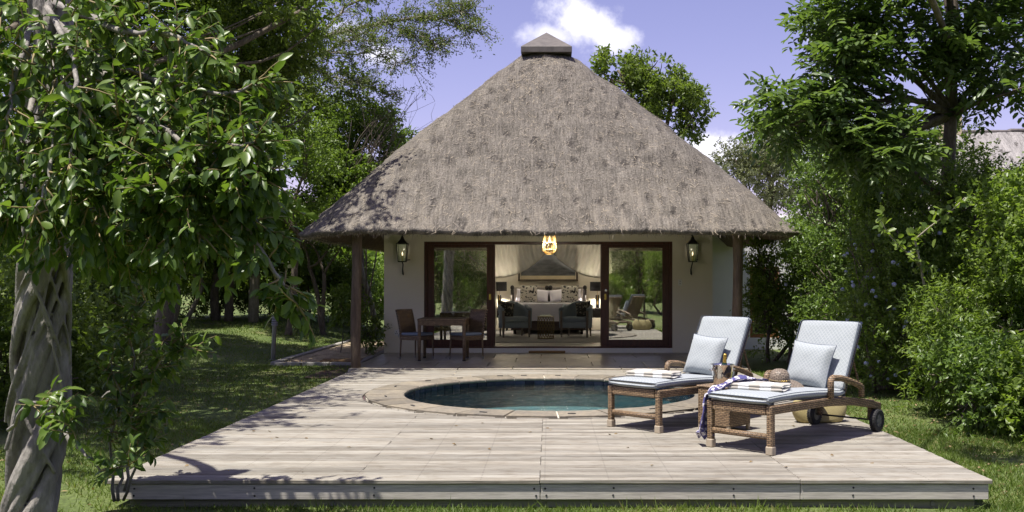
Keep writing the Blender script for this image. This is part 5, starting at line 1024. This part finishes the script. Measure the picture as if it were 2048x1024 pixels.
for k in range(5): limb(mb, (0, 0, 0), W(g.uniform(690, 780), 350, 26) - A_, .03, .012, g, .08, 7)
mb.build('twigs', M['bark'], bt, smooth=True)
lt = T('leaning_tree', 'pale leaning tree trunk seen between post and wall', 'tree', gp(-4.9, 27.5), (-5.5, 27.5, 3.0), .09, [((-6., 27.6, 4.0), (1.2, 1.2, .7)), ((-5.0, 28, 3.9), (1., 1., .6))], M['bright'], M['palebark'], dict(ntw=420, lpt=12, tl=.36, L=.11, W=.06, gap=-.3), GB, seed=21)
for i, (x, y, s) in enumerate(((-7.1, 40, .55), (-6.3, 41, .4))):
    bm = MB(); bm.lathe([(.01, -.4), (.8, -.3), (1., .1), (.75, .5), (.3, .72), (.01, .75)], 12, Matrix.Scale(s, 4)); bm.v = [(a + .18 * s * mnoise.noise((a * 2 / s, b * 2 / s, c)), b, c + .1 * mnoise.noise((a * 3, b * 3, c * 3 + i))) for a, b, c in bm.v]; tag(bm.build('boulder', M['rock'], loc=(x, y, gz(x, y) + .1), smooth=False), ('larger' if i == 0 else 'smaller') + ' pale boulder far behind the veranda post', 'boulder', 'boulders in the sunlit clearing')
T('corner_shrub', 'young dark shrub growing against the left corner of the cottage', 'shrub', gp(-3.72, 19.9), (-3.7, 19.9, .5), .02, [((-3.74, 19.8, .72), (.30, .4, .48)), ((-3.62, 19.5, .45), (.2, .3, .35))], M['dense'], M['bark'], dict(ntw=90, lpt=12, tl=.24, L=.11, W=.042, droop=.4, gap=-1.2), seed=22, subs=8)
T('leafy_sapling', 'bright young sapling left of the veranda post', 'shrub', gp(-4.35, 20.3), (-4.3, 20.2, .5), .014, [((-4.3, 20.2, .95), (.22, .3, .35))], M['bright'], M['bark'], dict(ntw=34, lpt=11, tl=.24, L=.14, W=.045, droop=.5, gap=-2), seed=23, subs=6)
# --- trees behind the roof and on the right
T('roof_top_tree', 'dark green tree rising behind the right slope of the thatch', 'tree', gp(3.2, 33), (3.3, 33, 5.4), .2, [lob(1235, 140, 32, 48, 42, 1.1), lob(1290, 190, 32, 70, 50, 1.3), lob(1350, 190, 32, 50, 50, 1.1), lob(1385, 240, 32, 32, 38, .8), lob(1300, 140, 32, 40, 26, .9), lob(1250, 230, 32, 70, 50, 1.2)], M['dense'], M['bark'], dict(ntw=1150, lpt=13, tl=.36, L=.15, W=.08, droop=.3, gap=-.35, freq=2.4), GB, seed=24)
T('olive_tree', 'grey-green tree beyond the right end of the roof', 'tree', gp(6.3, 29), (6.3, 29, 3.), .18, [lob(1530, 290, 28, 75, 55, 1.5), lob(1470, 320, 28.5, 40, 40, 1.), lob(1590, 280, 28, 60, 60, 1.4), lob(1560, 360, 28, 90, 60, 1.5)], M['greyleaf'], M['bark'], dict(ntw=2300, lpt=14, tl=.3, L=.085, W=.04, gap=-.8), GB, seed=25)
def pinnate_crown(lobes, n, seed, off, Lf=.135, Wf=.056, pairs=5, rl=.36, gap=-.6):
    g = np.random.default_rng(seed); p, o = crown_pts(lobes, n, g, gap, 1.7, .3); p = p - np.array(off); d = nrm(o * np.array([1, 1, .3]) * .8 + g.normal(size=p.shape) * .55 + np.array([0, 0, .05])); nn = nrm(g.normal(size=p.shape) * .3 + np.array([0, 0, 1.])); s = nrm(np.cross(d, nn)); B, D, Nn, Rr = [], [], [], []; r0 = g.random(n)
    for k in range(pairs):
        f = (k + .6) / pairs
        for sg in (-1, 1):
            B.append(p + d * rl * f - nn * rl * .25 * f * f); D.append(d * .45 + s * sg * .9 + g.normal(size=p.shape) * .12 - np.array([0, 0, .25])); Nn.append(nn + g.normal(size=p.shape) * .15); Rr.append(r0 * .6 + .4 * g.random(n))
    B.append(p + d * rl - nn * rl * .25); D.append(d); Nn.append(nn); Rr.append(r0); B, D, Nn, Rr = map(np.concatenate, (B, D, Nn, Rr)); m = len(B); return leaf_mesh('crown', B, D, Nn, Lf * g.uniform(.75, 1.2, m), Wf, np.clip(Rr, 0, .99), 'hex')
b = P(1912, 520, 13.6); tb_ = gp(b.x, b.y); tall = thing('pinnate_tree', 'tall tree with long feather-shaped leaves above the right hedge', 'tree', tb_); mb = MB(); g = np.random.default_rng(41); A_ = np.array(tb_); limb(mb, (0, 0, -.1), W(1903, 215, 13.6) - A_, .125, .085, g, .02, 12); limb(mb, W(1903, 215, 13.6) - A_, W(1905, -60, 13.6) - A_, .085, .05, g, .03, 8)
PL = [lob(1800, 90, 13.4, 140, 90, 1.2), lob(1680, 140, 13.1, 95, 70, 1.0), lob(1590, 210, 12.9, 75, 45, .8), lob(1700, 270, 13.2, 90, 55, .9), lob(1900, 30, 13.6, 150, 90, 1.3), lob(2010, 90, 13.4, 110, 100, 1.2), lob(1760, 0, 13.4, 120, 70, 1.2), lob(1660, 50, 13.2, 55, 40, .7), lob(1830, 200, 13.4, 80, 40, .9, .6), lob(1640, 290, 13.2, 75, 45, .8), lob(1580, 250, 12.9, 60, 35, .7), lob(1760, 300, 13.0, 80, 50, .9), lob(2020, 190, 12.6, 70, 40, .8, .7), lob(1900, -130, 13.5, 200, 90, 1.5), ((2.75, 7.5, 7.6), (.8, .4, .3), .35), ((1.3, 7.2, 7.9), (.6, .4, .25), .3)]
for l in PL:
    s0 = W(1904, 230 if l[0][2] < 5 else 120, 13.6) - A_; p_ = limb(mb, s0, np.array(l[0]) - A_, .05, .015, g, .07, 8)
    for k in range(7): limb(mb, p_[g.integers(3, 8)], np.array(l[0]) + nrm(g.normal(size=(1, 3)))[0] * np.array(l[1]) * .85 - A_, .014, .005, g, .08, 5)
limb(mb, W(1905, 400, 13.6) - A_, W(1800, 330, 13.2) - A_, .06, .03, g, .05, 7)
mb.build('trunk', M['bark'], tall, smooth=True); obj('crown', pinnate_crown(PL, 1750, 42, tb_, gap=.05), M['pinnate'], tall)
HG = 'shrubs of the right hedge'
def shrub(label, x, y, h, rx, ry, leaf, ntw, L=.06, W_=.034, seed=1, lean=0., flowers=0, name='hedge_shrub', kind='quad', tl=.26, gap=-.7):
    z = gz(x, y); lobes = [((x + lean, y, z + h * .68), (rx, ry, h * .34)), ((x - .25 * rx, y - .25 * ry, z + h * .38), (rx * .95, ry * .95, h * .36)), ((x + .35 * rx, y + .1, z + h * .5), (rx * .8, ry * .8, h * .34)), ((x - .4 * rx + lean, y + .2, z + h * .84), (rx * .55, ry * .55, h * .2))]
    t = T(name, label, 'shrub', (x, y, z), (x, y, z + h * .22), .045, lobes, leaf, M['bark'], dict(ntw=ntw, lpt=13, tl=tl, L=L, W=W_, gap=gap, kind=kind, freq=2.2), HG, seed=seed, subs=7, stems=3, wob=.12); g = np.random.default_rng(seed + 7)
    for k in range(flowers):
        l = lobes[g.integers(0, 3)]; v = g.normal(size=3); v[1] = -abs(v[1]); v[0] -= .3; v /= np.linalg.norm(v); p = np.array(l[0]) + v * np.array(l[1]) * g.uniform(.98, 1.1); q = obj('flower_cluster', FLW, M['flower'], t, tuple(p - np.array([x, y, z]))); q.rotation_euler = (g.normal() * .5 + .5, g.normal() * .5, g.random() * 6); q.scale = [g.uniform(.8, 1.4)] * 3
    return t
gf_ = np.random.default_rng(3); fd = nrm(gf_.normal(size=(26, 3)) + np.array([0, 0, .9])); pet_b, pet_d, pet_n = [], [], []
for v in fd:
    c = v * .02
    for k in range(5): a = 2 * math.pi * k / 5; e1 = nrm(np.cross(v, [[.3, .5, .1]]))[0]; e2 = np.cross(v, e1); pet_b.append(c); pet_d.append(e1 * math.cos(a) + e2 * math.sin(a)); pet_n.append(v)
FLW = leaf_mesh('flower_cluster', np.array(pet_b), np.array(pet_d), np.array(pet_n), .014, .011, gf_.random(len(pet_b)))
shrub('dark shrub hard against the white wing wall', 4.95, 18.7, 3.0, .62, .9, M['darkhedge'], 900, .07, .04, 61, .1)
shrub('tall glossy shrub behind the loungers, next to the white wall', 5.05, 15.9, 3.6, .9, .9, M['darkhedge'], 2300, .065, .036, 62, -.15, 5)
shrub('plumbago shrub with pale blue flowers behind the nearer lounger', 5.1, 13.6, 2.4, .95, .8, M['hedge'], 2400, .055, .03, 63, -.1, 95, 'plumbago_shrub')
shrub('light green shrub rising behind the flowering plumbago', 5.9, 15.2, 4.1, 1.15, 1., M['hedge'], 2600, .06, .034, 64, -.1, 8)
shrub('feathery yellow-green shrub under the tall tree canopy', 6.0, 18.2, 5.0, 1.35, 1.1, M['bright'], 2500, .075, .036, 65, -.2)
shrub('broad shrub round the foot of the tall tree', 6.3, 13.0, 3.1, 1.1, .9, M['hedge'], 2600, .06, .036, 66, -.1, 6)
shrub('narrow-leaved light green shrub at the hedge foot', 5.0, 11.4, 1.45, .7, .6, M['hedge'], 1000, .085, .024, 67, 0)
shrub('low dark shrub in front of the narrow-leaved one', 4.75, 10.6, .9, .5, .45, M['darkhedge'], 620, .075, .034, 68, 0)
shrub('big leafy shrub at the right picture edge', 6.1, 11.2, 2.75, 1.0, .8, M['hedge'], 2400, .065, .04, 69, -.1)
shrub('round-leaved climber sprawling high at the right picture edge', 7.0, 12.4, 3.0, .9, .8, M['darkhedge'], 1500, .085, .065, 70, 0, 0, 'hedge_climber')
shrub('low bright shrub spilling onto the lawn at the right edge', 5.35, 10.0, .85, .65, .45, M['hedge'], 700, .075, .045, 71, 0)
shrub('shaded shrub filling the hedge between plumbago and wall', 5.3, 17.6, 2.4, 1., .8, M['darkhedge'], 900, .065, .036, 72, 0, 3)
shrub('tall light shrub behind the tall tree trunk', 7.9, 15.5, 3.0, 1.2, 1., M['bright'], 1300, .075, .04, 73, 0)
shrub('dense shrub behind the big leafy one at the right', 8.0, 13.6, 2.8, 1.2, 1., M['hedge'], 1800, .07, .04, 74, 0)
shrub('slim shrub half hiding the wing window', 4.12, 18.3, 2.5, .36, .45, M['hedge'], 700, .06, .034, 75, 0, 2)
# long arching shoots in front of the hedge
sh = thing('arching_shoot', 'pale arching branch with round leaves in front of the hedge', 'branch', gp(5.0, 12.2)); mb = MB(); g = np.random.default_rng(91); A_ = np.array(sh.location); p = limb(mb, (0, 0, 0), W(1830, 480, 11.6) - A_, .022, .014, g, .06, 8); q = limb(mb, p[-1], W(1930, 395, 11.4) - A_, .013, .005, g, .05, 8); q2 = limb(mb, p[-2], W(1760, 440, 11.4) - A_, .012, .004, g, .05, 8); mb.build('stem', M['palebark'], sh, smooth=True); B = []
for pp in (p[4:], q, q2):
    for c in pp:
        for k in range(7): B.append(np.array(c) + g.normal(size=3) * .05)
n = len(B); obj('foliage', leaf_mesh('foliage', np.array(B), g.normal(size=(n, 3)) + np.array([0, 0, .2]), nrm(g.normal(size=(n, 3)) * .6 + np.array([0, -.5, 1.])), g.uniform(.07, .12, n), .065, g.random(n), 'hex'), M['hedge'], sh)
# --- neighbouring cottage
nc = thing('neighbour_cottage', 'neighbouring cottage with pale grey thatch beyond the right hedge', 'cottage', (16.5, 35, 0)); thatch_roof(nc, (16.5, 35, 0), (10.2, 24., 30.5, 40.), (14.2, 20.5, 34.6, 36.), 2.9, 6.75, .8, .2, M['thatch2'], nl=60, soffit=1.0, ns=30)
MB().box((.6, 0, 1.3), (9.8, 6.5, 3.4)).build('wall', M['ochre'], nc); MB().box((-1.3, .2, 6.8), (3.8, .5, .22), b=.05).box((2.0, .2, 6.85), (4.0, .5, .22), b=.05).build('ridge', M['capmetal'], nc); MB().box((-2.2, -.2, 6.85), (.62, .6, 1.0), b=.02).build('chimney', M['ochre'], nc)
# --- garden behind the camera, seen only in the door glass
for i, (src, x, y, rz, l) in enumerate(((t1, -7.5, -9.5, 2.6, 'dense tree reflected in the left glass door'), (t3, -1.5, -13, 1.1, 'bushy tree reflected in the middle of the garden'), (t1, 8.0, -12, .9, 'dense tree reflected in the right glass door'), (t3, 4.5, -15, 3.9, 'bright tree reflected beyond the loungers'), (t2, -4.2, -7.5, 2.2, 'slender tree reflected beside the dense tree'), (t5, 1.5, -18, 3.3, 'dark tree reflected far across the lawn'), (t4, 14, -16, 4., 'broad tree at the far side of the garden'), (t4, -15, -15, .5, 'broad tree at the far side behind the fig'))):
    c = copy_tree(src); c.location = (x, y, gz(x, y)); c.rotation_euler = (0, 0, rz); c['label'] = l; c['group'] = 'garden trees reflected in the door glass'; k = {0: 1., 1: 1.}.get(i, 1.)
sp = [o for o in bpy.data.objects if o.name.startswith(('hedge_shrub', 'plumbago_shrub')) and o.parent is None]
for i, (x, y, k, l) in enumerate(((-4.9, -7.5, 3, 'left part of the left glass door'), (-3.3, -9.5, 5, 'right part of the left glass door'), (-6.4, -9, 4, 'left stile of the left glass door'), (3.3, -11, 5, 'inner part of the right glass door'), (4.8, -12.5, 3, 'outer part of the right glass door'), (6.2, -10, 4, 'right stile of the right glass door'), (-1.5, -12, 1, 'door opening, far behind'), (1.2, -13, 5, 'door opening, behind the bed'))):
    c = copy_tree(sp[k]); c.location = (x, y, gz(x, y)); c.rotation_euler = (0, 0, i * 1.3 + 2); c.scale = (1.35, 1.35, 1.3); c['label'] = 'garden shrub mirrored in the ' + l; c['group'] = 'garden shrubs reflected in the door glass'
g = np.random.default_rng(88); n = 60000; a = g.uniform(0, 2 * math.pi, n); rr = g.uniform(50, 64, n); hh = 6.0 + 1.3 * np.sin(a * 9) + .9 * np.sin(a * 23 + 1) + .7 * np.sin(a * 51); z = g.random(n) ** .8 * hh * np.sqrt(np.clip(1 - ((rr - 57) / 7.5) ** 2, .05, 1)); x = rr * np.cos(a); y = 12 + rr * np.sin(a); B = np.stack([x, y, z - .2 + np.array([gz(p, q) for p, q in zip(x, y)])], 1)
o = obj('distant_treeline', leaf_mesh('distant_treeline', B, g.normal(size=(n, 3)), nrm(g.normal(size=(n, 3)) * .7 + np.array([0, 0, 1.])), g.uniform(.5, 1.1, n), .6, np.clip(.5 + .3 * np.sin(a * 40) + .2 * g.normal(size=n), 0, .96)), M['bright']); tag(o, 'distant belt of bush closing off the garden on every side', 'treeline', kind='stuff')
# --- grass
def grass(regions, seed, name, label):
    g = np.random.default_rng(seed); B, Hh = [], []
    for x0, x1, y0, y1, dens, h in regions:
        n = int((x1 - x0) * (y1 - y0) * dens); x = g.uniform(x0, x1, n); y = g.uniform(y0, y1, n); c = np.sin(x * 2.3 + 1.2 * np.sin(y * 1.7)) + np.sin(y * 2.9 + x) + .8 * np.sin(x * 7 + y * 5); k = (c > g.uniform(-2.6, -.3, n)) & ~((np.abs(x) < 3.24) & (y > 7.16) & (y < 20)) & ~((x > -5.1) & (x < -3.3) & (y > 17.5)); x, y = x[k], y[k]; B.append(np.stack([x, y, [gz(a, b) - .004 for a, b in zip(x, y)]], 1)); Hh.append(g.uniform(.5, 1.4, len(x)) * h)
    B = np.concatenate(B); Hh = np.concatenate(Hh); n = len(B); d = nrm(g.normal(size=(n, 3)) * np.array([.6, .6, .1]) + np.array([0, 0, 1.])); rn = np.clip(.5 * g.random(n) + .25 + .25 * np.sin(B[:, 0] * 1.3 + B[:, 1] * .9) * np.sin(B[:, 1] * 1.1), 0, .999); rn = np.where(g.random(n) < .07, .995, np.minimum(rn, .9))
    o = obj(name, leaf_mesh(name, B, d, nrm(g.normal(size=(n, 3)) + np.array([0, -.3, 0])), Hh, .006 + .0016 * B[:, 1].clip(0, 30) / 3, rn, 'blade'), M['grass']); tag(o, label, 'grass', kind='stuff')
grass([(-4.6, 4.6, 6.3, 7.25, 3600, .05), (-4.2, 4.4, 7.0, 7.17, 160, .10), (3.22, 5.6, 7.1, 10.5, 3000, .05), (3.22, 5.2, 10.5, 16.5, 1100, .045), (-6.5, -3.22, 6.3, 11, 1800, .05), (-9, -3.22, 11, 17.5, 700, .05), (-14, -5.0, 17, 28, 260, .055), (-8, -4.9, 28, 40, 60, .08), (-5, 5, 3.5, 6.3, 500, .05)], 5, 'lawn_grass', 'short green grass blades over the whole lawn')
g = np.random.default_rng(17); n = 900; x = np.where(g.random(n) < .5, g.uniform(-6, -3.3, n), g.uniform(3.3, 5., n)); y = g.uniform(7.2, 16, n); B = np.stack([x, y, [gz(a, b) + .012 for a, b in zip(x, y)]], 1); m_ = 30; dk = np.stack([g.uniform(-3., 3., m_), g.uniform(7.3, 10.2, m_), np.full(m_, .006)], 1); B = np.concatenate([B, dk]); n += m_
o = obj('dry_leaves', leaf_mesh('dry_leaves', B, g.normal(size=(n, 3)) * np.array([1, 1, .2]), nrm(g.normal(size=(n, 3)) * .3 + np.array([0, 0, 1.])), g.uniform(.03, .07, n), .025, g.random(n)), M['litter']); tag(o, 'dry fallen leaves scattered over the lawn edges', 'leaf litter', kind='stuff')
